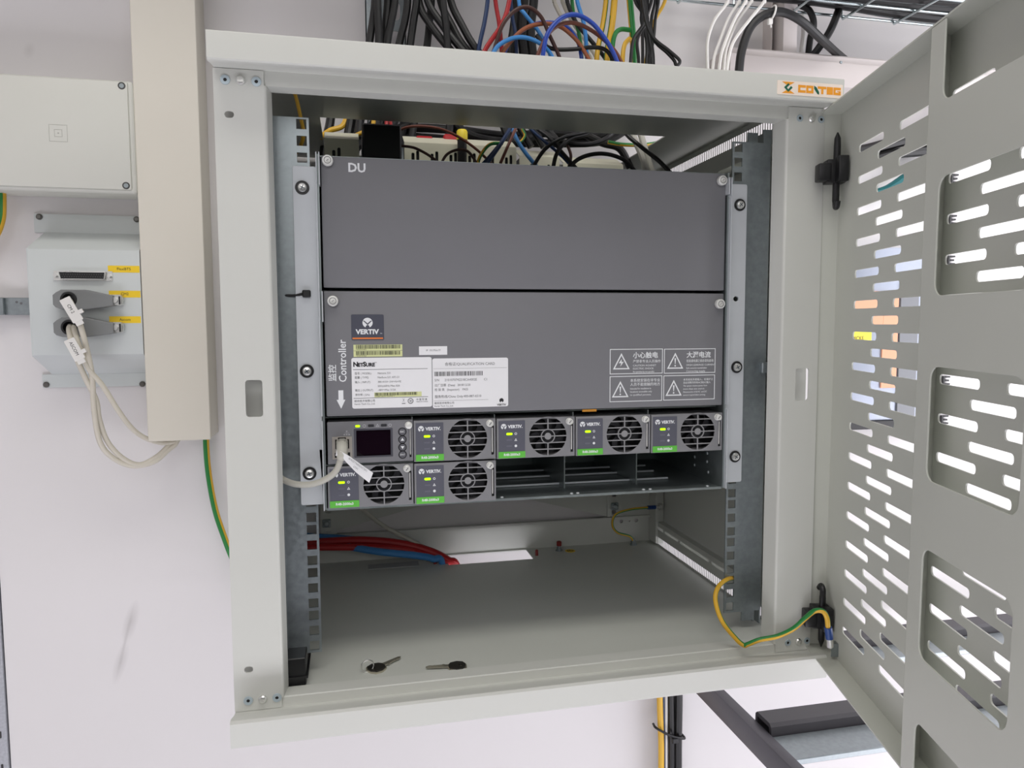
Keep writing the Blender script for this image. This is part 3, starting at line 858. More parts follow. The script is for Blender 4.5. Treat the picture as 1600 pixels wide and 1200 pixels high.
mod = make_module(); mod['group'] = 'rectifier modules in the power shelf'
spots = [((-129.6, 0, 235.4), 'grey rectifier module with round fan grille, right beside the controller display'),
         ((-43, 0, 234.8), 'grey rectifier module with fan, upper row, above the left empty bay'),
         ((43.6, 0, 234.4), 'grey rectifier module with fan, upper row, above the middle empty bay'),
         ((130.2, 0, 234), 'grey rectifier module with fan at the right end of the upper row'),
         ((-216.2, 0, 191.6), 'grey rectifier module under the controller, partly covered by the white cable flag'),
         ((-129.6, 0, 191), 'grey rectifier module in the lower row beside the empty bays')]
for i, (l, lab) in enumerate(spots):
    if i == 0:
        mod.location = Vector(l) * MM; mod['label'] = lab
    else: dup(mod, l, lab)

# ================================================================== CONTROLLER
ctl = thing('controller_module', 'dark grey controller module with small display, four round buttons and network socket', 'controller', (-173, 60, 194))
CX, CZ = -214.8, 236.3
F = face(CX, -5, CZ)
b = MB()
b.plate(rect(0, 85, -42.4, 0, .8), [rect(25.8, 64.4, -37, -7.6, .8), rect(81.2, 83.2, -38.5, -1.8, .4), rect(4.6, 23.8, -37.4, -15)] + [circ(74.2, v, 4.2, 24) for v in (-12, -20, -28, -35.6)], F, -1.6, 0, .3)
b.box(CX + .4, CX + 85, -3.4, 170, CZ - 42.2, CZ - 40.8); b.box(CX + .4, CX + 85, -3.4, 170, CZ - 1.4, CZ - .3); b.box(CX + 1, CX + 85, 6, 8, CZ - 42, CZ - 1)
b.build('faceplate', DARK, ctl)
b = MB(); b.add(plate_mesh(rect(25.8, 64.4, -37, -7.6), [rect(28.2, 62.4, -35.6, -9.4, .4)], -2.4, -.4), F); b.prism(rect(25.8, 64.4, -37, -7.6), F, -4, -3.4); bz = b.build('display_bezel', mat('bezel_grey', (74, 74, 82), .45), ctl)
b = MB(); b.prism(rect(28, 62.6, -35.8, -9.2), F, -2.6, -1.6); b.build('display', GLASS, bz)
for i, v in enumerate((-12, -20, -28, -35.6)):
    b = MB(); b.add(plate_mesh(circ(74.2, v, 4.2, 28), [circ(74.2, v, 3.4, 28)], -1.5, .1), F); rg = b.build('button_ring', BLACK, ctl)
    b = MB(); b.prism(circ(74.2, v, 3.4, 28), F, -1.2, .3); bt = b.build('button', mat('button_grey', (92, 92, 98), .45), ctl)
    b = MB(); F3 = face(CX, -5.35, CZ)
    if i == 0: b.text('ESC', F3, 74.2, v, 2.7, 'CENTER')
    elif i == 3: b.text('ENT', F3, 74.2, v, 2.7, 'CENTER')
    else:
        sgn = 1 if i == 1 else -1; b.prism([(72.4, v - 1.2 * sgn), (76, v - 1.2 * sgn), (74.2, v + 1.8 * sgn)], F3, 0, .08)
    b.build('lettering', PRINTW, bt)
b = MB(); b.add(plate_mesh(rect(4.4, 24, -37.6, -14.8), [rect(7.4, 21, -27.4, -17.6), rect(10.2, 18, -17.8, -15.6), rect(6.8, 21.8, -36, -31)], -1.2, .5), F); sk = b.build('network_socket', mat('nickel_shield', (205, 198, 190), .35, metal=.7), ctl)
b = MB(); b.prism(rect(5, 23.4, -37, -15.4), F, -6, -4); b.box(CX + 7.5, CX + 11, -5, 0, CZ - 35.6, CZ - 31.5); b.box(CX + 17.5, CX + 21, -5, 0, CZ - 35.6, CZ - 31.5); b.build('socket_cavity', BLACK, sk)
b = MB(); F3 = face(CX, -5.05, CZ)
for u in (36.2, 62.0): b.add(plate_mesh(circ(u, -4.8, 1.6, 16), [circ(u, -4.8, 1.1, 16)], 0, .08), F3)
b.add(plate_mesh([(47.6, -6), (51.2, -6), (49.4, -2.9)], [[(48.5, -5.5), (50.3, -5.5), (49.4, -4)]], 0, .08), F3)
for u, v in ((16.6, -13), (18.9, -13), (21.2, -13), (18.9, -9.6)): b.prism(rect(u - .7, u + .7, v - .6, v + .6), F3, 0, .08)
b.prism(rect(16.6, 21.2, -11.5, -11.2), F3, 0, .08); b.prism(rect(18.8, 19, -12.4, -10), F3, 0, .08)
b.build('lettering', mat('grey_print', (176, 176, 180), .55), ctl)
b = MB(); b.prism(rect(27.4, 32, -5.9, -3.6, 1), F3, 0, .3); b.build('led', LED, ctl)
b = MB()
for u in (43, 55.8): b.prism(rect(u - 3, u + 3, -6, -3.4, .8), F3, 0, .15)
b.build('unlit_led', mat('led_well', (48, 48, 52), .4), ctl)
b = MB(); b.lathe((CX + 80.6, -5, CZ - 5.4), (0, -1, 0), [(0, 3.7), (1, 3.7), (1.1, 3.2), (4.6, 3.2), (5, 2.6)], 24); b.build('thumb_screw', KNOB, ctl)
b = MB(); b.box(CX + 81.7, CX + 82.7, -4.6, 2, CZ - 36, CZ - 3, .3); b.build('latch_handle', KNOB, ctl)

# ================================================================== NETWORK CABLE with plug and flag
net = thing('network_cable', 'grey network cable plugged into the controller, with a white flag label', 'cable', (-200, -12, 196))
P = [at(533, 700, y=-22), at(533, 714, y=-26), at(526, 734, y=-27), at(512, 747, y=-25), at(490, 756, y=-22), at(466, 757, y=-18), at(448, 752, y=-12), at(430, 742, y=-2)]
b = MB(); b.tube(spline(P, 8), 3.1, 14); b.build('cord', GREYC, net)
b = MB(); xx = CX + 14.2
b.box(xx - 5.6, xx + 5.6, -18, -4, CZ - 27, CZ - 17.6, 1)
b.box(xx - 3, xx + 3, -19, -8, CZ - 18, CZ - 16.2, .5)
b.build('plug', mat('clear_grey_plug', (150, 148, 140), .3), net)
b = MB(); b.tube(spline([(xx, -17, CZ - 22), (xx, -24, CZ - 24), (xx, -27, CZ - 30), P[1] + Vector((0, 0, 1))], 6), [6.2] * 7 + [6, 5.8, 5.5, 5.2, 5, 4.8, 4.6, 4.4, 4.2, 4, 3.8, 3.6][:12] if False else 5.4, 14); b.build('boot', mat('cable_boot', (188, 186, 176), .4), net)
fl = [at(533, 704, y=-30.5), at(545, 705, y=-34), at(581, 740, y=-40), at(576, 755, y=-40), at(541, 727, y=-34), at(530, 712, y=-30.5)]
fl = [at(532, 705, y=-31), at(545, 712, y=-33), at(583, 739, y=-38), at(577, 754.5, y=-38), at(556, 738, y=-35.5), at(538, 719, y=-32.5)]
b = MB(); va = [b.bm.verts.new(p) for p in fl]; vb = [b.bm.verts.new(p + Vector((0, .35, 0))) for p in fl]
b.bm.faces.new(va); b.bm.faces.new(list(reversed(vb)))
for i in range(6): b.bm.faces.new((va[i], vb[i], vb[(i + 1) % 6], va[(i + 1) % 6]))
lb = b.build('flag_label', WHITE, net)
q0, q1 = at(545, 716, y=-34), at(577, 739, y=-38.4)
ux = (q1 - q0).normalized(); nn = Vector((0, -1, 0)); nn = (nn - ux * nn.dot(ux)).normalized(); uy = nn.cross(ux)
FM = Matrix.Identity(4)
for i, a in enumerate((ux, uy, nn)):
    for k in range(3): FM[k][i] = a[k]
FM.translation = q0 + nn * .4
b = MB(); b.text('SKVOZ1TWRNOVCTAT1', FM, 0, 0, 2.5, sx=.78, w=.1); b.text('LTX1', FM, 8.5, -3.6, 2.5, sx=.9, w=.1); b.build('lettering', INKG, lb)
b = MB(); b.tube([at(533, 702, y=-25), at(531, 713, y=-27)], 4.3, 16); b.build('label_wrap', WHITE, net)

# ================================================================== CABLES INSIDE THE CABINET
cable('grey_cable', [(545, 770, 250), (563, 792, 290), (600, 822, 318), (650, 848, 326), (685, 868, 328), (703, 886, 326), (706, 960, 330)], 3, GREYC, 'thin grey cable dropping from below the power shelf into the floor opening')
cable('red_power_cable', [(456, 847, 335), (480, 848, 335), (560, 844, 332), (625, 849, 326), (672, 861, 322), (700, 875, 320), (716, 890, 322), (738, 990, 325)], 5.6, REDC, 'thick red power cable, the upper of two, entering the floor opening', group=None)
cable('red_power_cable', [(456, 856, 325), (480, 855, 325), (560, 855, 322), (622, 857, 318), (664, 866, 318), (694, 877, 318), (712, 891, 320), (728, 990, 325)], 5.2, REDC, 'thick red power cable, the lower of two, lying along the blue one')
cable('blue_power_cable', [(456, 835, 345), (490, 839, 345), (540, 842, 342), (600, 850, 338), (650, 862, 330), (680, 872, 326), (694, 888, 325), (704, 990, 328)], 5.2, BLUEC, 'blue power cable that comes in above the red ones at the left')
cable('blue_power_cable', [(474, 847, 352), (520, 850, 342), (560, 857, 320), (600, 863, 306), (650, 868, 308), (676, 873, 312), (692, 884, 316), (700, 990, 325)], 5.2, BLUEC, 'blue power cable lying in front of the red ones near the floor opening')


def earth_wire(name, pts, r, label, phase=0., ends=None, n=10):
    t = thing(name, label, 'wire', (at(*pts[0][:2], y=pts[0][2]) if not isinstance(pts[0], Vector) else pts[0]))
    P = [p if isinstance(p, Vector) else at(p[0], p[1], y=p[2]) for p in pts]
    b = MB(); b.tube(spline(P, n), r, 16, mfun=stripe(phase, 0, .45), ref=(.1, -1, .12)); b.build('sheath', [YWIRE, GWIRE], t)
    return t, P


t, P = earth_wire('earth_wire', [(990, 846, 340), (984, 838, 338), (965, 832, 330), (957, 820, 325), (962, 804, 322), (985, 796, 322), (1012, 793, 324)], 1.9, 'short yellow-green earth wire between the floor bolt and the side panel at the back right', 0)
b = MB(); b.tube([at(1012, 793, y=324), at(1024, 792.5, y=325)], 3.1, 12); b.build('lug_sleeve', NAVYP, t)
b = MB(); b.tube([at(1024, 792.5, y=325), at(1029, 792, y=325)], 2.4, 10); b.lathe(at(1031, 792, y=325), (1, 0, 0), [(-2, 5), (2, 5), (4, 3.5)], 16); b.build('lug', SILV, t)
gb = thing('earth_bolt', 'nickel bolt on the cabinet floor, clamping the short earth wire at the back', 'bolt', (250, 340, -22))
b = MB(); b.lathe((250, 340, -22), (0, 0, 1), [(0, 6), (1.5, 6), (1.6, 4.6), (6, 4.6), (6.1, 2.6), (10, 2.6)], 16); b.build('nut', GALV, gb)
t, P = earth_wire('earth_wire', [(1160, 905, 30), (1150, 903, 14), (1135, 906, -8), (1122, 918, -22), (1118, 938, -32), (1128, 970, -44), (1150, 998, -50), (1162, 1008, -54), (1168, 1007, -57), (1186, 1000, -62), (1215, 994, -68), (1240, 982, -76), (1258, 966, -86), (1272, 955, -98), (1285, 955, -104), (1292, 965, -106), (1294, 982, -106)], 2.6, 'yellow-green earth wire looping from the right mounting rail over the sill to the door', .52)
b = MB(); b.tube([at(1294, 980, y=-106), at(1296, 998, y=-106)], [4, 3.8], 12); b.build('lug_sleeve', NAVYP, t)
b = MB(); b.tube([at(1296, 998, y=-106), at(1297, 1010, y=-104)], [2.8, 3.4], 10); b.build('lug', SILV, t)
cable('yellow_wire', [(449, 112, 40), (457, 135, 34), (464, 158, 30), (470, 185, 26), (474, 205, 24), (472, 222, 26), (462, 240, 34), (440, 262, 50)], 1.9, YWIRE, 'thin yellow wire hanging behind the top holes of the left rail', 'wire')
tr = thing('cable_tie', 'black cable tie sticking out of a hole in the left mounting ear', 'cable tie', (-235, -2, 363))
b = MB(); b.tube(spline([at(436, 461, y=4), at(458, 462, y=-2), at(474, 459, y=-5)], 4), 1.4, 8); b.build('strap', BLACK, tr)
b = MB(); p = at(479, 459, y=-5); b.box(p.x - 4, p.x + 4, -8, -3, p.z - 3.6, p.z + 3.6, 1); b.build('head', BLACK, tr)

# floor studs
st = thing('floor_stud', 'threaded floor stud with a red cap beside the yellow sticker', 'bolt', (124.5, 338, -22))
b = MB(); b.lathe((124.5, 338, -22), (0, 0, 1), [(0, 5.5), (1.2, 5.5), (1.3, 4.2), (5, 4.2), (5.1, 2.9), (8, 2.9)], 16); b.build('nut', GALV, st)
b = MB(); b.lathe((124.5, 338, -14), (0, 0, 1), [(0, 4), (6, 4), (7, 3)], 16); b.build('cap', SPOOL, st)
for x, y, lab in ((84, 322, 'short red plastic peg on the cabinet floor at the right of the floor opening'), (-74, 318, 'short red plastic peg on the cabinet floor at the left of the floor opening')):
    b = MB(); b.lathe((x, y, -22), (0, 0, 1), [(0, 2.4), (8, 2.2), (9, 1.6)], 12); tag(b.build('red_peg', SPOOL), lab, 'peg')
b = MB(); b.plate(circ(141, 332, 8), [], floorM(0, 0, -22), 0, .3); ys = b.build('earth_sticker', YELL); tag(ys, 'round yellow earth-symbol sticker on the cabinet floor near the red-capped stud', 'sticker')
b = MB(); b.plate(circ(141, 332, 5.4), [circ(141, 332, 4.4)], floorM(0, 0, -21.7), 0, .15); b.box(137, 145, 331.3, 332.7, -21.7, -21.5); b.box(140.4, 141.6, 332, 336, -21.7, -21.5); b.build('symbol', INK, ys)
b = MB(); b.box(-172, -98, 312, 334, -22, -21.2, .3); tag(b.build('foam_strip', mat('dark_foam', (166, 168, 168), .8)), 'dark flat strip on the cabinet floor below the red and blue cables', 'strip')

# keys
def make_key(ctr, ang, label, ring=False):
    t = thing('key', label, 'key', (ctr[0], ctr[1], -22))
    M_ = Matrix.Translation((ctr[0], ctr[1], -21)) @ Matrix.Rotation(ang, 4, 'Z')
    b = MB()
    head = [(-11, -3), (-8, -8.5), (-1, -10), (6, -7), (8, -2.6), (8, 2.6), (6, 7), (-1, 10), (-8, 8.5), (-11, 3)]
    b.plate([(p[0] * .93, p[1] * .92) for p in head], [circ(-5.5, 0, 2.2, 12)], M_, 0, 2, .3)
    b.build('bow', KEYB, t)
    b = MB(); b.plate([(6, -2.8), (11, -2.8), (11.5, -4), (13.5, -4), (14, -2.5), (19, -2.5), (20, -1.6), (22, -2.4), (24, -1.4), (26, -2.4), (29, -1.4), (31, .4), (29, 2.4), (6, 2.6)], [], M_, .5, 1.7, .2)
    b.prism([(12, -.4), (29, -.2), (29, .3), (12, .3)], M_, 1.65, 1.9); b.build('blade', mat('key_blade_nickel', (176, 172, 158), .3, metal=.8, noise=.05, scale=60), t)
    b = MB(); b.plate([(p[0] * 1.03, p[1] * 1.03) for p in head], [circ(-5.5, 0, 2.4, 12)], M_, -.9, .9, .2); b.build('bow_rim', mat('key_edge_nickel', (196, 190, 172), .3, metal=.8), t)
    if ring:
        c = M_ @ Vector((-11.5, 1.5, 5.2)); pts = []
        for k in range(26):
            a = 2 * math.pi * k / 25 * 1.55; pts.append(c + Vector((6.3 * math.cos(a) + .0, 1.2 * math.cos(a) + .08 * k, 6.3 * math.sin(a))))
        b = MB(); b.tube(pts, .55, 8); b.build('key_ring', SILV, t)
    return t


k1 = at(590, 1043, z=-20.5); make_key((k1.x, k1.y), .62, 'black-headed key with a small wire ring, lying on the cabinet floor', True)
k2 = at(712, 1041, z=-20.5); make_key((k2.x, k2.y), math.pi - .12, 'black-headed key without a ring, lying alone right of the ringed key')
b = MB(); p0 = at(482, 1078, z=-21); p1 = at(505, 1074, z=-21); b.tube(spline([p0, p0.lerp(p1, .6), p1, p1 + Vector((-3, 3, 0))], 5), .5, 6); tag(b.build('wire_clipping', SILV), 'thin bent metal wire end on the sill in the bottom left corner', 'wire')

# ================================================================== TERMINALS SEEN THROUGH THE TOP
def duct(x0, x1, y, z0, z1, label, lift=0):
    t = thing('slotted_terminal_block', label, 'terminal block', ((x0 + x1) / 2, y, z0))
    holes = []
    x = x0 + 9
    while x < x1 - 8:
        for k in range(2): holes.append(rect(x + k * 6, x + k * 6 + 3.6, z1 - 40, z1 - 13 + 3 * k, 1.4, 2))
        x += 24
    b = MB(); b.plate(rect(x0, x1, z0, z1, 1.5), holes, face(0, y, 0), -2, 0, .4); b.build('front', CREAMP, t)
    b = MB(); b.prism([(0, 0), (2, 0), (30, 14 + lift), (28, 14 + lift)], Matrix(((0, 0, 1, 0), (1, 0, 0, y), (0, 1, 0, z1), (0, 0, 0, 1))), x0, x1); b.build('sloped_cover', CREAMP, t)
    b = MB(); b.box(x0 + 1, x1 - 1, y + 3, y + 28, z0, z1 - 2); b.build('core', BLACK, t)


duct(-216, -176, 150, 508, 552, 'small cream terminal block at the far left above the power shelf')
duct(-120, 24, 190, 508, 562, 'cream slotted terminal block below the yellow-tipped black connector')
duct(36, 92, 225, 508, 560, 'cream slotted terminal block in the middle behind the blue wires')
duct(100, 188, 235, 508, 556, 'cream slotted terminal block at the right behind the grey cables')
b = MB(); b.box(-172, -126, 150, 230, 500, 572, 2); tag(b.build('black_junction', BLACK), 'black block beside the small cream terminal block above the power shelf', 'terminal block')
for i, (x, z) in enumerate(((-92, 570), (-56, 574), (-30, 566))):
    b = MB(); b.box(x - 11, x + 11, 214, 232, z - 8, z + 7, 2); tag(b.build('red_connector', mat('red_plastic', (178, 34, 38), .4)), ['red plastic connector, leftmost of three above the long terminal block', 'red plastic connector, middle of three above the long terminal block', 'red plastic connector, nearest to the yellow-tipped plug'][i], 'connector')
yp = thing('tipped_plug', 'black plug with a yellow tip standing on the cream terminal block', 'connector', at(722, 250, y=180))
b = MB(); b.tube([at(722, 262, y=180), at(722, 218, y=180)], 6, 16); b.build('plug_body', BLACK, yp)
b = MB(); b.tube([at(722, 219, y=180), at(722, 206, y=180), at(722, 203, y=180)], [7, 7, 5.4], 16); b.build('tip', mat('yellow_plastic', (240, 214, 50), .4), yp)
IN = [('brown_wire', BROWN, 1.7, [(618, 236, 170), (612, 214, 165), (640, 198, 160), (690, 202, 160), (735, 226, 165), (775, 262, 170)], 'brown wire arching over the left terminal block'),
      ('dark_brown_wire', DBROWN, 1.7, [(612, 212, 168), (622, 226, 160), (650, 232, 158), (680, 250, 160), (690, 268, 170)], 'dark brown wire dipping below the brown arch'),
      ('dark_brown_wire', DBROWN, 1.7, [(684, 268, 160), (700, 240, 155), (730, 236, 155), (752, 268, 160)], 'small dark brown wire loop beside the yellow-tipped plug'),
      ('red_wire', REDC, 2.2, [(604, 186, 165), (604, 215, 160), (612, 262, 165)], 'red wire, left of two at the left edge of the top opening'),
      ('red_wire', REDC, 2.2, [(610, 190, 168), (614, 230, 164), (628, 262, 165)], 'red wire, right of two at the left edge of the top opening'),
      ('navy_wire', NAVY, 2.4, [(800, 196, 175), (785, 220, 165), (765, 245, 160), (742, 270, 160)], 'navy wire running down left at the middle of the opening'),
      ('navy_wire', NAVY, 2.4, [(795, 205, 165), (778, 232, 160), (756, 262, 155)], 'navy wire close under the other one in the middle'),
      ('light_blue_wire', BLUEC, 2.6, [(798, 190, 190), (806, 215, 180), (822, 240, 175), (845, 268, 170)], 'steel blue wire running down right at the middle of the opening'),
      ('royal_blue_wire', NAVY, 2.0, [(825, 198, 175), (850, 220, 172), (880, 246, 168), (905, 275, 165)], 'dark blue wire crossing the black ones diagonally'),
      ('brown_wire', BROWN, 2.0, [(806, 200, 170), (795, 225, 165), (782, 255, 160)], 'brown wire between the blue ones in the opening'),
      ('brown_wire', DBROWN, 2.0, [(886, 225, 172), (892, 245, 168), (886, 270, 165)], 'dark brown wire bent behind the black bundle'),
      ('black_wire', BLKC, 2.4, [(825, 275, 160), (850, 235, 158), (880, 215, 160), (920, 205, 175), (960, 190, 200), (1000, 150, 230)], 'black wire rising from left to right in the opening'),
      ('black_wire', BLKC, 2.4, [(812, 160, 200), (835, 196, 175), (858, 215, 165), (880, 240, 160), (905, 268, 158)], 'black wire falling through the crossing'),
      ('black_wire', BLKC, 2.6, [(880, 272, 155), (905, 248, 150), (940, 240, 150), (975, 250, 150), (998, 275, 150)], 'black wire arching low over the right terminal block'),
      ('black_wire', BLKC, 2.6, [(862, 275, 158), (870, 240, 156), (890, 218, 165), (925, 205, 180), (960, 160, 210)], 'black wire bent round the crossing'),
      ('black_wire', BLKC, 2.8, [(950, 160, 200), (975, 205, 170), (1000, 228, 155), (1030, 252, 140), (1052, 275, 130)], 'black wire running to the lower right beside the grey cables'),
      ('black_wire', BLKC, 3.2, [(820, 160, 200), (842, 200, 180), (880, 222, 172), (925, 225, 175), (960, 205, 190), (985, 160, 220)], 'thick black wire in the middle of the tangle'),
      ('grey_cable', GREYC, 4.2, [(985, 200, 190), (995, 225, 180), (1005, 250, 172), (1012, 280, 168)], 'pale grey cable, left of two at the right end of the opening'),
      ('grey_cable', GREYC, 4.2, [(1000, 205, 195), (1010, 240, 185), (1022, 280, 178)], 'pale grey cable, right of two at the right end of the opening'),
      ('yellow_green_wire', None, 2.6, [(950, 222, 230), (975, 226, 228), (1010, 226, 240), (1040, 220, 260)], 'yellow-green wire lying along the back edge of the opening'),
      ('yellow_green_wire', None, 1.8, [(815, 200, 220), (820, 212, 215), (812, 222, 210), (806, 215, 215)], 'small curled yellow-green wire end'),
      ('yellow_green_wire', None, 2.2, [(785, 224, 165), (765, 226, 160), (750, 245, 158), (744, 268, 158)], 'yellow-green wire beside the navy pair'),
      ('yellow_wire', YWIRE, 2.6, [(555, 212, 190), (570, 205, 190), (582, 196, 190), (584, 184, 190)], 'short yellow wire at the left of the opening')]
IN += [('black_cable', BLKC, 6, [(585, 205, 300), (650, 200, 295), (720, 204, 292), (790, 212, 296), (860, 208, 300), (930, 212, 300), (985, 180, 300)], 'thick black cable lying level across the back of the top opening, upper one'),
       ('black_cable', BLKC, 6, [(560, 226, 300), (620, 214, 300), (700, 218, 305), (770, 222, 300), (850, 224, 300), (935, 222, 305), (975, 205, 305), (1000, 180, 300)], 'thick black cable lying level across the back of the top opening, middle one'),
       ('black_cable', BLKC, 5, [(520, 240, 285), (560, 222, 285), (600, 208, 280), (640, 194, 285)], 'black cable rising behind the small cream terminal block'),
       ('black_cable', BLKC, 6, [(522, 130, 310), (516, 190, 300), (508, 225, 290), (504, 262, 285)], 'black cable at the far left end of the top opening, left of the others'),
       ('yellow_wire', YWIRE, 3.5, [(500, 215, 250), (516, 204, 245), (536, 196, 250), (545, 170, 255)], 'yellow wire arching over the small cream terminal block'),
       ('black_cable', BLKC, 6, [(560, 130, 260), (548, 190, 250), (542, 225, 240), (538, 262, 230)], 'thick black cable standing left of the black block under the top opening'),
       ('black_cable', BLKC, 6, [(575, 130, 280), (562, 190, 275), (556, 225, 270), (552, 262, 265)], 'thick black cable close behind the one left of the black block'),
       ('black_cable', BLKC, 6, [(610, 130, 285), (606, 190, 280), (590, 225, 280), (570, 262, 275)], 'thick black cable bending behind the black block from the right'),
       ('black_cable', BLKC, 6, [(640, 130, 300), (632, 190, 290), (622, 225, 285), (612, 262, 280)], 'thick black cable falling behind the left red connector'),
       ('black_cable', BLKC, 6.5, [(705, 130, 280), (712, 190, 275), (740, 214, 275), (800, 222, 280), (845, 206, 285), (862, 170, 290)], 'thick black cable sagging behind the yellow-tipped plug'),
       ('black_cable', BLKC, 5.5, [(892, 150, 290), (905, 200, 285), (938, 222, 280), (968, 232, 280), (985, 262, 280)], 'black cable falling behind the right terminal block'),
       ('black_cable', BLKC, 5, [(528, 255, 270), (555, 235, 270), (575, 205, 275), (590, 180, 280)], 'black cable leaning beside the black block')]
for nm, m_, r_, pts, lab in IN:
    cable(nm, pts, r_, m_, lab, 'wire', striped=stripe(.3, .01) if m_ is None else None)

# ================================================================== WIRES ABOVE THE CABINET
BK = 'black cables dropping into the cabinet top'
thick = [([(586, -60, 250), (586, 0, 250), (583, 30, 250), (577, 68, 248), (566, 150, 240), (560, 215, 230)], 'leftmost'), ([(590, -60, 240), (590, 0, 240), (591, 30, 240), (592, 66, 240), (590, 150, 235), (585, 230, 230)], 'second from the left'),
         ([(606, -60, 250), (606, 0, 250), (603, 35, 250), (602, 68, 250), (594, 150, 245), (590, 230, 240)], 'third from the left'), ([(617, -60, 245), (617, 0, 245), (611, 35, 245), (605, 69, 245), (598, 150, 240), (578, 235, 235)], 'fourth from the left'),
         ([(637, -60, 250), (637, 0, 250), (633, 32, 250), (624, 68, 250), (606, 150, 245), (585, 230, 240)], 'fifth from the left'), ([(651, -60, 245), (651, 0, 245), (647, 28, 245), (641, 70, 245), (630, 150, 240), (600, 230, 235)], 'sixth from the left')]
for pts, w in thick:
    cable('black_cable', pts, 5, BLKC, 'thick black cable above the cabinet, %s of the black drop' % w, group=BK)
thick2 = [([(652, -60, 255), (655, 5, 250), (672, 38, 245), (702, 76, 240), (760, 140, 235), (800, 230, 220)], 'thick black cable slanting down right from beside the pale metal strip'),
          ([(674, -60, 262), (674, 0, 262), (671, 35, 262), (667, 73, 262), (655, 150, 262), (640, 230, 250)], 'thick black cable hanging straight behind the slanting ones'),
          ([(664, -60, 240), (668, 0, 240), (692, 40, 236), (722, 78, 232), (780, 145, 230), (830, 230, 220)], 'thick black cable slanting down right, lower edge of the crossing'),
          ([(684, -60, 255), (688, 0, 255), (706, 40, 252), (730, 78, 248), (800, 150, 240), (850, 230, 230)], 'thick black cable slanting through the middle of the crossing'),
          ([(698, -60, 250), (704, 0, 248), (722, 40, 244), (746, 79, 240), (800, 140, 235), (870, 220, 225)], 'thick black cable forming the right edge of the slanting group'),
          ([(690, -60, 232), (692, 0, 232), (697, 40, 232), (700, 76, 232), (705, 150, 230), (700, 230, 225)], 'thick black cable hanging nearly straight in front of the crossing')]
for pts, lab in thick2: cable('black_cable', pts, 5, BLKC, lab)
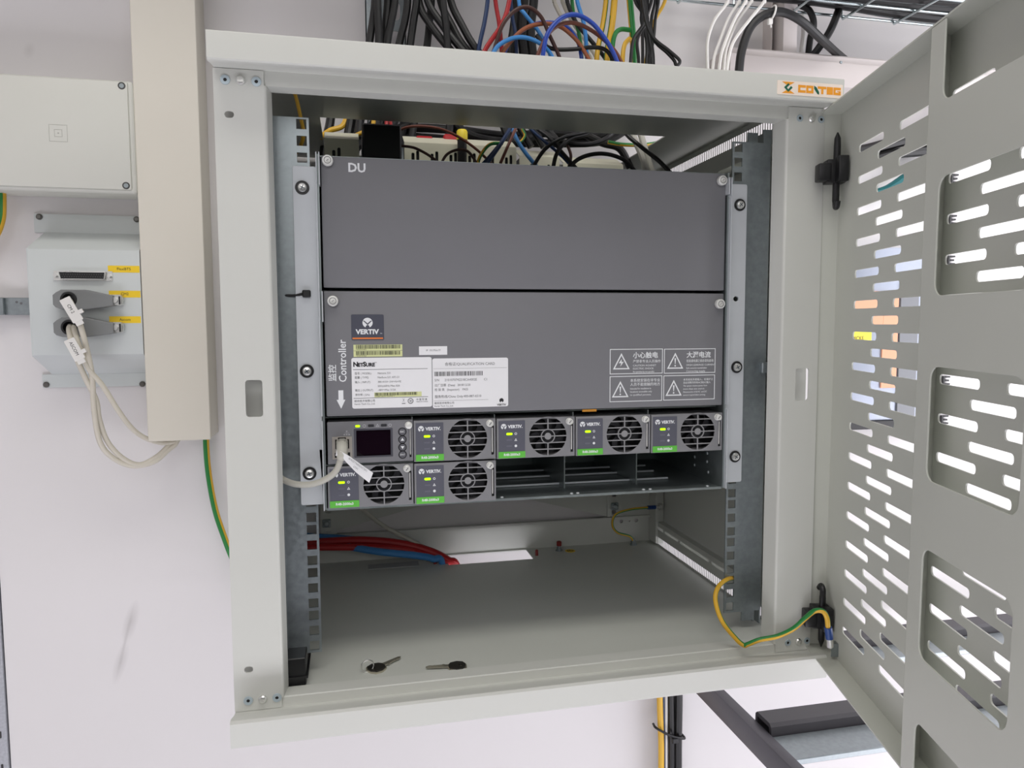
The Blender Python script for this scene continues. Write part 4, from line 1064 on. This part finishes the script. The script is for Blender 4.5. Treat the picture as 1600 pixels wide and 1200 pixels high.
AB = [('navy_wire', NAVY, 2.9, [(764, -50, 230), (762, 0, 230), (757, 35, 228), (748, 78, 226), (738, 160, 225)], 'navy wire hanging just left of the red wires above the cabinet'),
      ('red_wire', REDC, 2.9, [(772, -50, 240), (774, 0, 240), (780, 38, 238), (784, 82, 236), (786, 160, 235)], 'red wire hanging straight above the cabinet'),
      ('red_wire', REDC, 3.1, [(800, -50, 232), (795, 5, 230), (783, 40, 226), (756, 82, 222), (730, 150, 220)], 'red wire slanting down left across the straight red one'),
      ('dark_brown_wire', DBROWN, 2.6, [(764, 100, 215), (772, 78, 214), (785, 40, 212), (803, 18, 210), (824, 11, 208), (845, 26, 210), (860, 58, 214), (875, 92, 218), (885, 130, 222)], 'dark brown wire arch highest above the cabinet top'),
      ('steel_blue_wire', NAVY, 2.6, [(797, -50, 245), (798, 0, 245), (801, 30, 244), (806, 60, 242), (808, 130, 240)], 'dark steel blue wire hanging in front of the black cables'),
      ('black_cable', BLKC, 6.5, [(806, -60, 270), (807, 0, 270), (803, 45, 268), (797, 85, 265), (790, 170, 260)], 'very thick black cable left of three behind the coloured loops'),
      ('black_cable', BLKC, 6.5, [(818, -60, 262), (819, 0, 262), (815, 45, 262), (818, 88, 262), (822, 170, 255)], 'very thick black cable in the middle of three behind the coloured loops'),
      ('black_cable', BLKC, 6.5, [(836, -60, 268), (834, 0, 268), (829, 45, 268), (833, 90, 266), (845, 170, 262)], 'very thick black cable right of three behind the coloured loops'),
      ('blue_wire', LBLUE, 2.6, [(811, -50, 235), (811, 5, 235), (820, 22, 232), (838, 44, 230), (852, 68, 228), (861, 92, 226), (866, 140, 225)], 'bright blue wire slanting down right under the brown arch'),
      ('royal_blue_wire', RBLUE, 2.6, [(786, 86, 232), (800, 62, 231), (828, 41, 230), (856, 35, 228), (885, 42, 226), (903, 66, 226), (909, 96, 226), (912, 140, 226)], 'royal blue wire arch hidden mostly behind the orange-brown one'),
      ('orange_brown_wire', OBROWN, 2.8, [(780, 92, 220), (792, 72, 219), (818, 46, 217), (848, 37, 216), (876, 42, 216), (900, 62, 216), (914, 82, 217), (924, 104, 218), (930, 140, 218)], 'orange-brown wire in a wide low arch'),
      ('light_blue_wire', LBLUE, 2.8, [(766, 92, 212), (778, 72, 211), (800, 60, 210), (822, 59, 210), (844, 68, 210), (860, 84, 212), (868, 104, 214)], 'light blue wire in the lowest arch on the left'),
      ('royal_blue_wire', RBLUE, 3.0, [(847, 110, 200), (849, 82, 199), (856, 52, 198), (876, 29, 197), (900, 23, 196), (925, 36, 197), (945, 60, 198), (959, 84, 200), (970, 112, 202)], 'royal blue wire in the large front arch'),
      ('brown_wire', BROWN, 2.7, [(832, 112, 208), (842, 82, 207), (856, 54, 206), (874, 39, 205), (898, 36, 205), (925, 48, 206), (950, 68, 208), (966, 88, 210), (980, 120, 212)], 'brown wire arch just inside the large royal blue one'),
      ('black_wire', BLKC, 2.7, [(838, 55, 225), (850, 70, 222), (868, 77, 220), (896, 77, 218), (925, 74, 216), (946, 78, 215), (958, 96, 215), (964, 130, 216)], 'black wire lying almost level behind the arches'),
      ('beige_wire', CREAMC, 3.0, [(858, -30, 290), (868, 8, 290), (888, 42, 290), (905, 62, 290), (925, 94, 290), (940, 140, 290)], 'beige wire slanting down right, left of two'),
      ('beige_wire', CREAMC, 3.0, [(872, -30, 292), (880, 5, 292), (897, 38, 292), (914, 62, 292), (935, 96, 292), (950, 140, 292)], 'beige wire slanting down right, right of two'),
      ('black_wire', BLKC, 3.0, [(880, -30, 275), (888, 8, 275), (902, 38, 275), (922, 62, 274), (946, 92, 272), (965, 130, 270)], 'black wire slanting down right beside the beige ones'),
      ('light_blue_wire', LBLUE, 2.8, [(896, -30, 240), (903, 6, 240), (912, 36, 240), (916, 70, 240), (918, 130, 240)], 'light blue wire hanging left of the striped earth cables'),
      ('green_wire', GWIRE, 2.6, [(893, -30, 285), (894, 4, 285), (898, 30, 285), (906, 60, 285), (912, 130, 285)], 'green wire just behind the light blue hanging one')]
for nm, m_, r_, pts, lab in AB: cable(nm, pts, r_, m_, lab, 'wire')
YG = [([(948, -40, 255), (947, 0, 255), (942, 38, 254), (935, 72, 252), (932, 98, 250), (930, 150, 248)], 3.6, 'thick yellow-green earth cable, leftmost of three', .45), ([(961, -40, 250), (960, 0, 250), (956, 40, 250), (951, 70, 250), (948, 100, 250), (946, 150, 250)], 4.6, 'thick yellow-green earth cable, middle of three', .75), ([(981, -40, 245), (984, 0, 245), (987, 35, 245), (989, 60, 245), (990, 100, 245), (990, 150, 245)], 4.6, 'thick yellow-green earth cable, rightmost of three', .2)]
for pts, r_, lab, ph in YG: cable('earth_cable', pts, r_, None, lab, striped=stripe(ph, .003))
cable('green_wire', [(985, 47, 238), (970, 46, 236), (961, 54, 235), (957, 76, 235), (956, 120, 235)], 3.2, GWIRE, 'green branch wire bent off the thick earth cable', 'wire')
cable('yellow_wire', [(984, 60, 234), (976, 70, 232), (973, 90, 230), (973, 120, 230)], 3.2, YWIRE, 'yellow branch wire with a green sleeve above the cabinet top', 'wire')
cable('yellow_wire', [(1046, -30, 300), (1038, 4, 300), (1026, 26, 300), (1018, 46, 300), (1010, 90, 298), (1005, 130, 296)], 2.6, YWIRE, 'yellow wire behind the bundle of thin black wires', 'wire')
rb = random.Random(3)
tb = [((992, 1008), (990, 985)), ((997, 1012), (996, 998)), ((1001, 1003), (1004, 1004)), ((1006, 1002), (1010, 1010)), ((1012, 1008), (1010, 1016)), ((1018, 1010), (1014, 1019)), ((1024, 1018), (1018, 1021)), ((1029, 1024), (1021, 1014))]
pos = ['leftmost', 'second from the left', 'third from the left', 'fourth from the left', 'fifth from the left', 'sixth from the left', 'seventh from the left', 'rightmost']
for i, ((a, m1), (m2, c)) in enumerate(tb):
    cable('black_wire', [(a, -40, 225 - i * 2), (a, 0, 225 - i * 2), (m1, 30, 224), (m2, 62, 222), (c, 100, 222), (c - 4, 160, 222)], 2.3, BLKC, 'thin black wire, %s at the top edge of the thin bundle' % pos[i], 'wire', group='thin black wires in the hanging bundle')
cable('black_wire', [(1001, -40, 205), (1004, 0, 205), (1010, 35, 204), (1022, 60, 202), (1044, 78, 200), (1060, 92, 198), (1062, 98, 198), (1058, 103, 199)], 2.3, BLKC, 'thin black wire swinging out right in the upper loop', 'wire')
cable('black_wire', [(1006, -40, 208), (1008, 0, 208), (1013, 38, 207), (1024, 65, 205), (1042, 82, 203), (1053, 94, 202), (1056, 101, 202), (1060, 103, 200)], 2.3, BLKC, 'thin black wire swinging out right in the lower loop', 'wire')
wh = [([(1142, -20, 250), (1136, 4, 250), (1116, 32, 248), (1106, 62, 246), (1105, 90, 246), (1107, 125, 246)], 'leftmost'), ([(1160, -20, 250), (1155, 2, 250), (1138, 30, 248), (1124, 66, 246), (1116, 90, 246), (1112, 125, 246)], 'second from the left'),
      ([(1170, -20, 245), (1165, 2, 245), (1148, 30, 244), (1133, 66, 242), (1126, 90, 242), (1122, 125, 242)], 'middle one'), ([(1180, -20, 255), (1174, 2, 255), (1152, 34, 254), (1137, 68, 252), (1132, 92, 252), (1130, 125, 252)], 'second from the right'), ([(1200, -20, 248), (1194, 2, 248), (1172, 30, 246), (1148, 62, 244), (1139, 88, 244), (1134, 125, 244)], 'rightmost')]
for pts, w in wh: cable('white_wire', pts, 2.3, WHITC, 'thin white cable curving down from the wire tray, %s' % w, group='thin white cables from the wire tray')
cable('black_cable', [(1152, 160, 255), (1155, 108, 255), (1160, 75, 254), (1173, 42, 252), (1196, 23, 250), (1222, 19, 250), (1252, 33, 254), (1282, 60, 275), (1306, 82, 315), (1326, 99, 335), (1336, 110, 342)], 6.3, BLKC, 'thick black cable in a big arch hung from the wire tray by a white tie')
cable('black_cable', [(1318, -10, 330), (1308, 22, 318), (1296, 50, 312), (1280, 74, 320), (1264, 96, 325), (1255, 120, 330)], 6, BLKC, 'thick black cable crossing behind the big arch')
cable('black_cable', [(1245, 6, 330), (1262, 14, 322), (1270, 28, 320), (1271, 44, 324), (1266, 60, 335), (1262, 95, 345)], 5, BLKC, 'black cable curling down from the tray behind the arch')
tt = thing('cable_tie', 'white cable tie holding the big black arch to the wire tray', 'cable tie', at(1206, 20, y=250))
c0 = at(1207, 20, y=250)
b = MB(); pts = [c0 + Vector((2 * math.cos(a) * 1.2, 8 * math.sin(a), 10 * math.cos(a))) for a in [2 * math.pi * k / 24 for k in range(24)]]; b.tube(pts, 1.4, 8, closed=True); b.build('strap', WHITC, tt)
b = MB(); q = at(1203, 34, y=246); b.box(q.x - 3.5, q.x + 3.5, 243, 249, q.z - 4, q.z + 4, 1); b.tube([q, q + Vector((2, 0, -8))], 1.4, 6); b.build('head', WHITC, tt)

# pale perforated metal strip behind the black cables
t = thing('cable_ladder', 'galvanised perforated strip behind the leftmost black cables', 'metal strip', (-150, 330, 600))
xl, xr = at(571, 30, y=320).x, at(634, 30, y=320).x
hs = [rect(xl + 8 + 26 * k, xl + 22 + 26 * k, z, z + 26, 6, 3) for k in range(2) for z in range(600, 1000, 40)]
b = MB(); b.plate(rect(xl, xr, 560, 1040), hs, face(0, 320, 0), -1.5, 0); b.box(xl, xl + 1.5, 320, 335, 560, 1040); b.box(xr - 1.5, xr, 320, 335, 560, 1040); b.build('strip', GALV, t)

# wire tray
wt = thing('wire_tray', 'galvanised wire mesh cable tray running along the wall above the cabinet', 'cable tray', (600, 300, 832))
ZT = 831
wires = [(332, ZT), (288, ZT), (244, ZT), (332, ZT + 30), (332, ZT + 55), (220, ZT + 20), (220, ZT + 50)]
for y, z in wires:
    b = MB(); b.tube([(-60 if y != 220 else 100, y, z), (1700, y, z)], 2.3, 10); b.build('long_wire', mat('bright_zinc_wire', (200, 212, 214), .22, metal=.95, noise=.05, scale=50), wt)
for k in range(17):
    x = 120 + k * 96
    b = MB(); b.tube([(x, 334, ZT + 55), (x, 336, ZT + 3), (x, 332, ZT - 4), (x, 226, ZT - 4), (x, 218, ZT), (x, 218, ZT + 50)], 2.1, 8); b.build('cross_wire', MATS['bright_zinc_wire'], wt)
for i, (y, z, r_) in enumerate(((316, ZT + 10, 9), (298, ZT + 12, 10), (274, ZT + 11, 8), (256, ZT + 10, 8), (306, ZT + 28, 9))):
    P = [Vector((x, y + 5 * math.sin(x / 90 + i * 2), z + 3 * math.sin(x / 70 + i))) for x in range(360 + 40 * i, 1600, 60)]
    b = MB(); b.tube(spline(P, 4), r_, 10)
    tag(b.build('black_cable', BLKC), 'thick black cable lying in the wire tray, %s' % ['nearest to the wall', 'second from the wall', 'middle one', 'at the tray\'s front edge', 'on top of the others'][i], 'cable', 'black cables lying in the wire tray')

# horizontal and vertical trunking on the wall
p0 = at(1140, 95, y=300); zt_ = 746
b = MB(); b.box(p0.x, 1700, 300, Y_W, 708, zt_, 2, seg=2); b.box(p0.x, 1700, 308, Y_W, 742, 760, 3); tg = b.build('trunk_body', PVCP)
t = thing('horizontal_trunking', 'white plastic cable trunking running level along the wall behind the cabinet top', 'cable trunking', (900, 340, 700)); tg.parent = t; tg.location = WL[tg] - WL[t]
b = MB(); p = at(1314, 98, y=300); b.lathe((p.x, 300.5, zt_ + 0), (0, -1, 0), [(0, 2.6), (1.5, 2)], 12); b.build('screw', GALV, t)
b = MB(); b.box(at(1145, 110, y=300).x - 6, at(1160, 110, y=300).x, 298.5, 302, 706, zt_ + 1, 1); b.build('end_cap', PVCP, t)
p1, p2 = at(1224, 50, y=320).x, at(1246, 50, y=320).x
b = MB(); b.box(p1, p2, 320, Y_W, 760, 1500, 1.5, seg=2); tag(b.build('vertical_trunking', PVCP), 'narrow white vertical trunking rising from the horizontal one behind the black arch', 'cable trunking')
b = MB(); b.box(p1 - 9, p1 - 6.5, 340, Y_W, 760, 1500, .5); tag(b.build('edge_strip', PVCP), 'thin pale strip on the wall left of the narrow vertical trunking', 'strip')
cable('white_cable', [(1252, 20, 345), (1256, 45, 350), (1254, 70, 355), (1250, 100, 356)], 4, WHITC, 'white cable running down beside the narrow vertical trunking')

# ================================================================== LEFT SIDE OF THE WALL
tl = thing('vertical_trunking', 'large cream vertical cable trunking on the wall left of the cabinet', 'cable trunking', (-418, 330, 180))
b = MB(); b.box(-457, -380, 301, Y_W, 180.5, 1500, 1.2, seg=2); b.build('trunk_body', PVCW, tl)
b = MB(); b.box(-457.8, -379.2, 299, 301.5, 179.5, 1500, .8); b.build('lid', PVCW, tl)

jb = thing('junction_box', 'large light grey plastic junction box on the wall, left of the big trunking', 'junction box', (-560, 340, 506))
b = MB(); b.box(-700, -461, 312, Y_W, 508, 645, 4, seg=3); b.build('base', PVCG, jb)
b = MB(); b.box(-704, -457.5, 296, 312, 505, 648, 5, seg=3); b.build('lid_rim', PVCG, jb)
b = MB(); b.box(-700, -463, 293, 297, 509, 645.5, 2.2, seg=2); lid = b.build('lid', PVCG, jb)
for (px_, py_) in ((190, 134), (197, 290)):
    p = at(px_, py_, y=293); b = MB(); b.lathe((p.x, 293.2, p.z), (0, -1, 0), [(0, 4.6), (.3, 4.6)], 20); hh = b.build('screw_well', mat('shadow_grey', (70, 70, 68), .6), lid)
    b = MB(); b.lathe((p.x, 292.9, p.z), (0, -1, 0), [(0, 3), (.4, 2.8)], 16); cross_slot(b, p.x, 292.5, p.z, 2.2); b.build('screw', GALV, lid)
p = at(91, 208, y=293)
b = MB(); M_ = face(p.x, 293, p.z)
for a in (10.5, 4.5): b.add(plate_mesh(rect(-a, a, -a, a), [rect(-a + .35, a - .35, -a + .35, a - .35)], 0, .25), M_)
b.prism(circ(0, 0, .9, 10), M_, 0, .3); b.build('lid_mark', mat('mark_grey', (176, 176, 168), .5), lid)

dp = thing('connector_panel', 'pale grey folded metal panel with D-sub connectors on the wall below the junction box', 'panel', (-525, 340, 250))
b = MB()
PR = [(363.5, 485.5), (362, 485.5), (362, 461), (301, 433), (300, 431.5), (300, 297.5), (301, 296), (362, 268), (362, 250), (363.5, 250)]
b.prism(PR, XM, -590, -459); b.box(-604, -440, 361.2, 364.5, 460.5, 485.5, .4); b.box(-604, -440, 361.2, 364.5, 250, 268.5, .4)
b.prism([(363, 461), (301, 433), (301, 296), (363, 268)], XM, -604 + 12, -590)
b.build('folded_sheet', PANB, dp)
for (px_, py_) in ((62, 339), (214, 343), (73, 601), (223, 600)):
    p = at(px_, py_, y=362); b = MB(); b.lathe((p.x, 361.2, p.z), (0, -1, 0), [(0, 4), (1.5, 4), (3, 2.5)], 14); b.build('screw', mat('dark_screw', (110, 108, 104), .4, metal=.7), dp)
p = at(130.5, 431, y=300); M_ = face(p.x, 300, p.z)
b = MB(); b.plate(rect(-34.6, 34.6, -6.2, 6.2, 1), [], M_, 0, 1); ds = b.build('connector', SILV, dp)
b = MB(); b.plate([(-27.5, 5), (27.5, 5), (26, -5), (-26, -5)], [[(-26.6, 4.1), (26.6, 4.1), (25.2, -4.1), (-25.2, -4.1)]], M_, 1, 5.5, .2); b.build('shell', SILV, ds)
b = MB(); b.plate([(-26.6, 4.1), (26.6, 4.1), (25.2, -4.1), (-25.2, -4.1)], [], M_, 1, 4.5); b.build('socket_insert', BLACK, ds)
b = MB()
for k in range(19): b.prism(circ(-24.8 + k * 2.76, 1.5, .55, 8), M_, 4.5, 4.7)
for k in range(18): b.prism(circ(-23.4 + k * 2.76, -1.5, .55, 8), M_, 4.5, 4.7)
b.build('contact_holes', mat('contact_grey', (84, 82, 80), .4), ds)
for sx in (-31.7, 31.7):
    b = MB(); b.lathe(M_ @ Vector((sx, 0, 1)), (0, -1, 0), [(0, 2.4), (4.5, 2.4)], 6); b.build('jack_post', SILV, ds)
for (px_, py_, s_) in ((193.5, 420.5, 'FlexiBTS'), (195, 459.5, 'CM2'), (195.5, 499.5, 'Ascom')):
    p = at(px_, py_, y=300); b = MB(); b.prism(rect(-19, 19, -4.4, 4.4), face(p.x, 300, p.z), 0, .25); lb = b.build('yellow_label', YELL, dp)
    b = MB(); b.text(s_, face(p.x, 299.75, p.z), 0, 0, 4.8, 'CENTER'); b.build('lettering', INK, lb)


def hood(cx_px, cy_px, label, dz=0):
    p = at(cx_px, cy_px, y=292)
    t = thing('cable_plug', label, 'connector', (p.x, 300, p.z))
    M_ = face(p.x, 300, p.z)
    b = MB(); b.plate([(-34, 6), (-30, 9.5), (-24, 13), (4, 13), (28, 7.5), (36, 6), (36, -7), (28, -8.5), (4, -12), (-24, -12), (-31, -9.5), (-34, -6)], [circ(-15.5, .5, 9, 24)], M_, 0, 17, 1.2); b.prism(circ(-15.5, .5, 10, 24), M_, 0, 6)
    b.build('hood', RUBB, t)
    b = MB(); b.prism(circ(-15.5, .5, 9.1, 24), M_, 5, 8); b.add(plate_mesh(circ(-15.5, .5, 9.4, 28), [circ(-15.5, .5, 7.2, 28)], 8, 18), M_); b.build('grommet', BLACK, t)
    b = MB(); b.prism(rect(30, 44, -6.5, 7, 1), M_, 2, 12); b.prism(circ(37, 0, 3.6, 12), M_, 12, 14.5); b.prism(rect(43, 45, -5, 5.5), M_, 2, 9); b.build('clamp', SILV, t)
    b = MB(); b.prism(rect(41.5, 43.5, -5.5, 5), M_, 11.5, 12.3); b.prism(rect(30.5, 32, -5, 6), M_, 11.6, 12.4); b.build('clamp_gap', BLACK, t)
    b = MB(); b.prism(rect(-34, 40, -.3, .3), M_, 16.8, 17.1); b.prism(rect(-34, -25, -.3, .3), M_, 16.9, 17.15); b.build('seam', mat('hood_seam', (92, 94, 94), .5), t) if False else b.bm.free()
    return t


hood(132, 469, 'grey connector hood beside the yellow CM2 label')
hood(133, 512, 'grey connector hood beside the yellow Ascom label')


def side_label(t, pa, pb, y, txt):
    a, c = at(*pa, y=y), at(*pb, y=y)
    uxx = (c - a).normalized(); nn = Vector((0, -1, 0)); uyy = nn.cross(uxx)
    M_ = Matrix.Identity(4)
    for i, v in enumerate((uxx, uyy, nn)):
        for k in range(3): M_[k][i] = v[k]
    M_.translation = a
    L_ = (c - a).length
    b = MB(); b.plate(rect(0, L_, -6.5, 6.5, 1), [], M_, 0, 1.6, .3); b.prism(rect(L_ - 2, L_ + 5, -4.5, 4.5), M_, .2, 1.4); b.prism(rect(L_ * .62, L_ * .62 + 5, 5, 11), M_, -1, 2); tagp = b.build('tie_label', WHITC, t)
    b = MB(); b.text(txt, M_ @ Matrix.Translation((0, 0, 1.6)), L_ * .46, 0, 5.6, 'CENTER', sx=.95); b.build('lettering', INK, tagp)


t = thing('labelled_cable', 'cream cable tagged CM 2, leaving the upper connector hood', 'cable', at(111, 470, y=282))
b = MB(); b.tube(spline([at(108, 468, y=296), at(111, 474, y=272), at(120, 492, y=262), at(129, 520, y=262), at(138, 556, y=268), at(144, 590, y=275), at(147, 640, y=282), at(156, 690, y=290), at(176, 715, y=300), at(206, 728, y=308), at(240, 722, y=316), at(262, 704, y=324), at(276, 690, y=330), at(278, 660, y=335)], 8), 3.4, 12); b.build('cord', CREAMC, t)
side_label(t, (101, 466), (123, 502), 256, 'CM 2')
t = thing('labelled_cable', 'cream cable tagged ASCOM, leaving the lower connector hood in the large loop', 'cable', at(111, 512, y=282))
b = MB(); b.tube(spline([at(110, 508, y=296), at(108, 516, y=274), at(112, 535, y=264), at(120, 560, y=266), at(134, 592, y=274), at(150, 625, y=284), at(155, 655, y=290), at(168, 690, y=298), at(192, 716, y=304), at(218, 726, y=310), at(244, 714, y=318), at(262, 698, y=326), at(270, 688, y=332), at(272, 660, y=336)], 8), 3.4, 12); b.build('cord', CREAMC, t)
side_label(t, (108, 530), (126, 562), 256, 'ASCOM')
cable('cream_cable', [(115, 509, 296), (116, 516, 272), (124, 540, 264), (138, 575, 270), (160, 602, 278), (184, 640, 286), (205, 668, 296), (226, 684, 306), (252, 692, 318), (272, 690, 328), (280, 684, 336), (282, 660, 340)], 3.2, CREAMC, 'cream cable without a tag, taking the short upper way to the trunking')
cable('green_yellow_cable', [(322, 640, 350), (322, 690, 350), (326, 740, 348), (336, 795, 346), (350, 838, 344), (366, 878, 344), (392, 925, 342), (420, 962, 338), (446, 975, 332)], 4.2, None, 'green-yellow cable coming out of the big trunking and going behind the cabinet', striped=stripe(.12, 0, .78))
cable('green_yellow_cable', [(-10, 240, 345), (2, 290, 345), (4, 320, 343), (2, 345, 343), (-8, 370, 345), (-30, 400, 347), (-70, 440, 352), (-110, 470, 356)], 4.6, None, 'yellow-green cable arching at the left frame edge under the junction box', striped=stripe(.1, 0, .4))
b = MB(); pa, pb = at(0, 465, y=350), at(50, 492, y=350); b.box(pa.x - 80, pb.x + 30, 350, 352, pb.z, pa.z, .4); b.box(pa.x - 80, at(8, 470, y=350).x, 344, 350, pb.z, pa.z, .6)
for px_ in (65, 79):
    pass
t = thing('mounting_strap', 'flat galvanised metal strap on the wall left of the connector panel', 'metal strap', (pa.x, 355, pb.z)); o = b.build('strap', GALV, t)
for (px_, py_) in ((26, 472), (33, 474)):
    p = at(px_, py_, y=350); b = MB(); b.lathe((p.x, 350, p.z), (0, -1, 0), [(0, 1.6), (.4, 1.2)], 10); b.build('rivet', INKG, t)
# perforated steel post at the left frame edge
t = thing('perforated_post', 'grey perforated steel post at the left edge of the wall', 'post', (-720, 350, -1100))
hs = [rect(-684, -681, z, z + 9, 1, 2) for z in range(-1060, 760, 48)]
b = MB(); b.plate(rect(-770, -673, -1100, 1000), [], face(0, 362, 0), -20, 0); b.build('web', mat('speckled_steel_grey', (172, 174, 180), .5, metal=.3, noise=.12, scale=300), t)
b = MB()
for z in range(-1060, 760, 48): b.prism(rect(-682.5, -679.5, z + 3, z + 13, 1, 2), face(0, 362, 0), 0, .4)
b.build('slot_row', BLACK, t)

# ================================================================== BELOW THE CABINET
sf = thing('steel_stand', 'dark grey steel frame with cross beams standing under and right of the cabinet', 'frame', (330, 100, -1100))
b = MB(); b.box(317, 334, -320, 362, -233, -200, 2, seg=2); b.build('long_beam', STEELD, sf)
b = MB(); b.box(322, 328, -320, 362, -200.5, -199.4); b.build('weld_seam', BLACK, sf) if False else b.bm.free()
b = MB(); b.box(333, 1400, 18, 70, -212, -204, 1); b.build('zinc_plate', GALV, sf)
b = MB(); b.plate([(72, -212), (112, -212), (112, -194), (108, -190), (78, -190), (74, -194)], [[(77, -207), (107, -207), (107, -196), (79, -196)]], Matrix(((0, 0, 1, 0), (1, 0, 0, 0), (0, 1, 0, 0), (0, 0, 0, 1))), 337, 1400); b.build('rubber_profile', mat('black_rubber', (62, 60, 64), .45, noise=.05, scale=20), sf)
b = MB(); b.box(334, 1400, 230, 276, -212, -204, 1); b.build('zinc_plate', GALV, sf)
b = MB(); b.plate([(278, -212), (318, -212), (318, -194), (314, -190), (284, -190), (280, -194)], [[(283, -207), (313, -207), (313, -196), (285, -196)]], Matrix(((0, 0, 1, 0), (1, 0, 0, 0), (0, 1, 0, 0), (0, 0, 0, 1))), 337, 1400); b.build('rubber_profile', MATS['black_rubber'], sf)
for (x0, y0, z1_) in ((306, -316, -231), (1352, 214, -211)):
    b = MB(); b.box(x0, x0 + 40, y0, y0 + 40, -1100, z1_, 2); b.build('leg', STEELD, sf)
HB = [('yellow_cable', YWIRE, 5, (1031, 1033), 340, 'yellow cable hanging on the wall below the cabinet, left in the strapped bundle'), ('blue_cable', NAVY, 3, (1036, 1038), 344, 'thin dark blue cable in the strapped bundle below the cabinet'), ('white_cable', WHITC, 3.2, (1041, 1040), 344, 'thin white cable in the strapped bundle below the cabinet'), ('black_cable', BLKC, 6, (1048, 1049), 342, 'left black cable in the strapped bundle below the cabinet'), ('black_cable', BLKC, 7, (1060, 1059), 340, 'right black cable, thickest in the strapped bundle below the cabinet')]
for nm, m_, r_, (xa, xb), y, lab in HB:
    cable(nm, [(xa + 2, 960, y), (xa, 1050, y), (xa, 1100, y), (xb, 1160, y), (xb, 1220, y), (xb, 1330, y)], r_, m_, lab)
t = thing('cable_tie', 'black cable tie round the bundle hanging below the cabinet', 'cable tie', at(1048, 1150, y=335))
a_, c_ = at(1026, 1138, y=334), at(1069, 1154, y=332)
b = MB(); b.tube(spline([a_ + Vector((0, 14, 0)), a_, a_.lerp(c_, .5) + Vector((0, -4, -2)), c_, c_ + Vector((2, 12, 0))], 5), 2, 8); b.build('strap', BLACK, t)
b = MB(); p = at(1055, 1157, y=328); b.box(p.x - 5, p.x + 5, 326, 332, p.z - 5, p.z + 4, 1); b.build('head', BLACK, t)

# ================================================================== BEHIND THE DOOR
AX = lambda px, py: at(px, py, y=328)
wb = thing('wall_box', 'light grey metal box on the wall, seen through the slots of the open door', 'box', (700, 340, 165))
p, q = AX(1318, 400), AX(1440, 655)
b = MB(); b.box(p.x, q.x + 20, 330, Y_W, q.z, AX(1340, 385).z, 2, seg=2); b.build('body', mat('satin_grey_metal', (160, 167, 182), .4, metal=.3, noise=.03), wb)
b = MB(); b.box(p.x, q.x + 20, 326, Y_W, q.z - 14, q.z, 1); b.build('base_strip', BLACK, wb)
b = MB(); x1_ = AX(1404, 480).x
b.box(AX(1378, 540).x, x1_, 327, 330, AX(1390, 606).z, AX(1390, 455).z, .5); b.box(AX(1325, 480).x, AX(1378, 540).x + .2, 327, 330, AX(1350, 508).z, AX(1390, 455).z, .5); b.build('door_plate', PEACH, wb)
b = MB(); b.box(x1_ + 3, x1_ + 40, 327, 330, q.z + 5, AX(1390, 440).z, 1); b.build('side_plate', mat('mid_grey_metal', (120, 122, 126), .45, metal=.4), wb)
pn = at(1347, 525, y=326)
b = MB(); b.box(pn.x - 21, pn.x + 20, 328.2, 329.8, pn.z - 22, pn.z + 9, 0); nt_ = b.build('yellow_note', NOTE, wb)
b = MB(); b.text('DICKE', face(pn.x, 328, pn.z), -18, -4, 9, sx=.9, bold=.1); b.build('lettering', mat('brown_ink', (120, 100, 60), .6), nt_)
for i, z in enumerate((161, 232, 303, 374, 446, 517, 588)):
    b = MB(); b.box(845, 849, 358, Y_W, z - 8, z + 8, .5); b.box(849, 860, 358, Y_W, z - 8, z - 5, .5); b.box(849, 860, 358, Y_W, z + 5, z + 8, .5); b.box(849, 858, 358, Y_W, z - 1.5, z + 1.5, .5); tag(b.build('cable_clip', BLACK), 'small black clip on the wall beyond the door, one of an upright row' , 'clip', 'black clips in an upright row behind the door')
for i, (pts, r_, m_, lab) in enumerate(((([(1300, 240, 352), (1345, 236, 350), (1400, 222, 346), (1470, 206, 340), (1560, 190, 330)]), 10, BLKC, 'thick black cable on the wall behind the door, upper of two'), (([(1300, 256, 350), (1350, 252, 350), (1400, 240, 346), (1440, 236, 344), (1500, 228, 340)]), 9, BLKC, 'thick black cable on the wall behind the door, lower of two'), (([(1350, 306, 350), (1385, 297, 348), (1420, 274, 345), (1450, 258, 342)]), 8, TEAL, 'teal cable on the wall, seen through an upper door slot'))):
    cable('wall_cable', pts, r_, m_, lab)
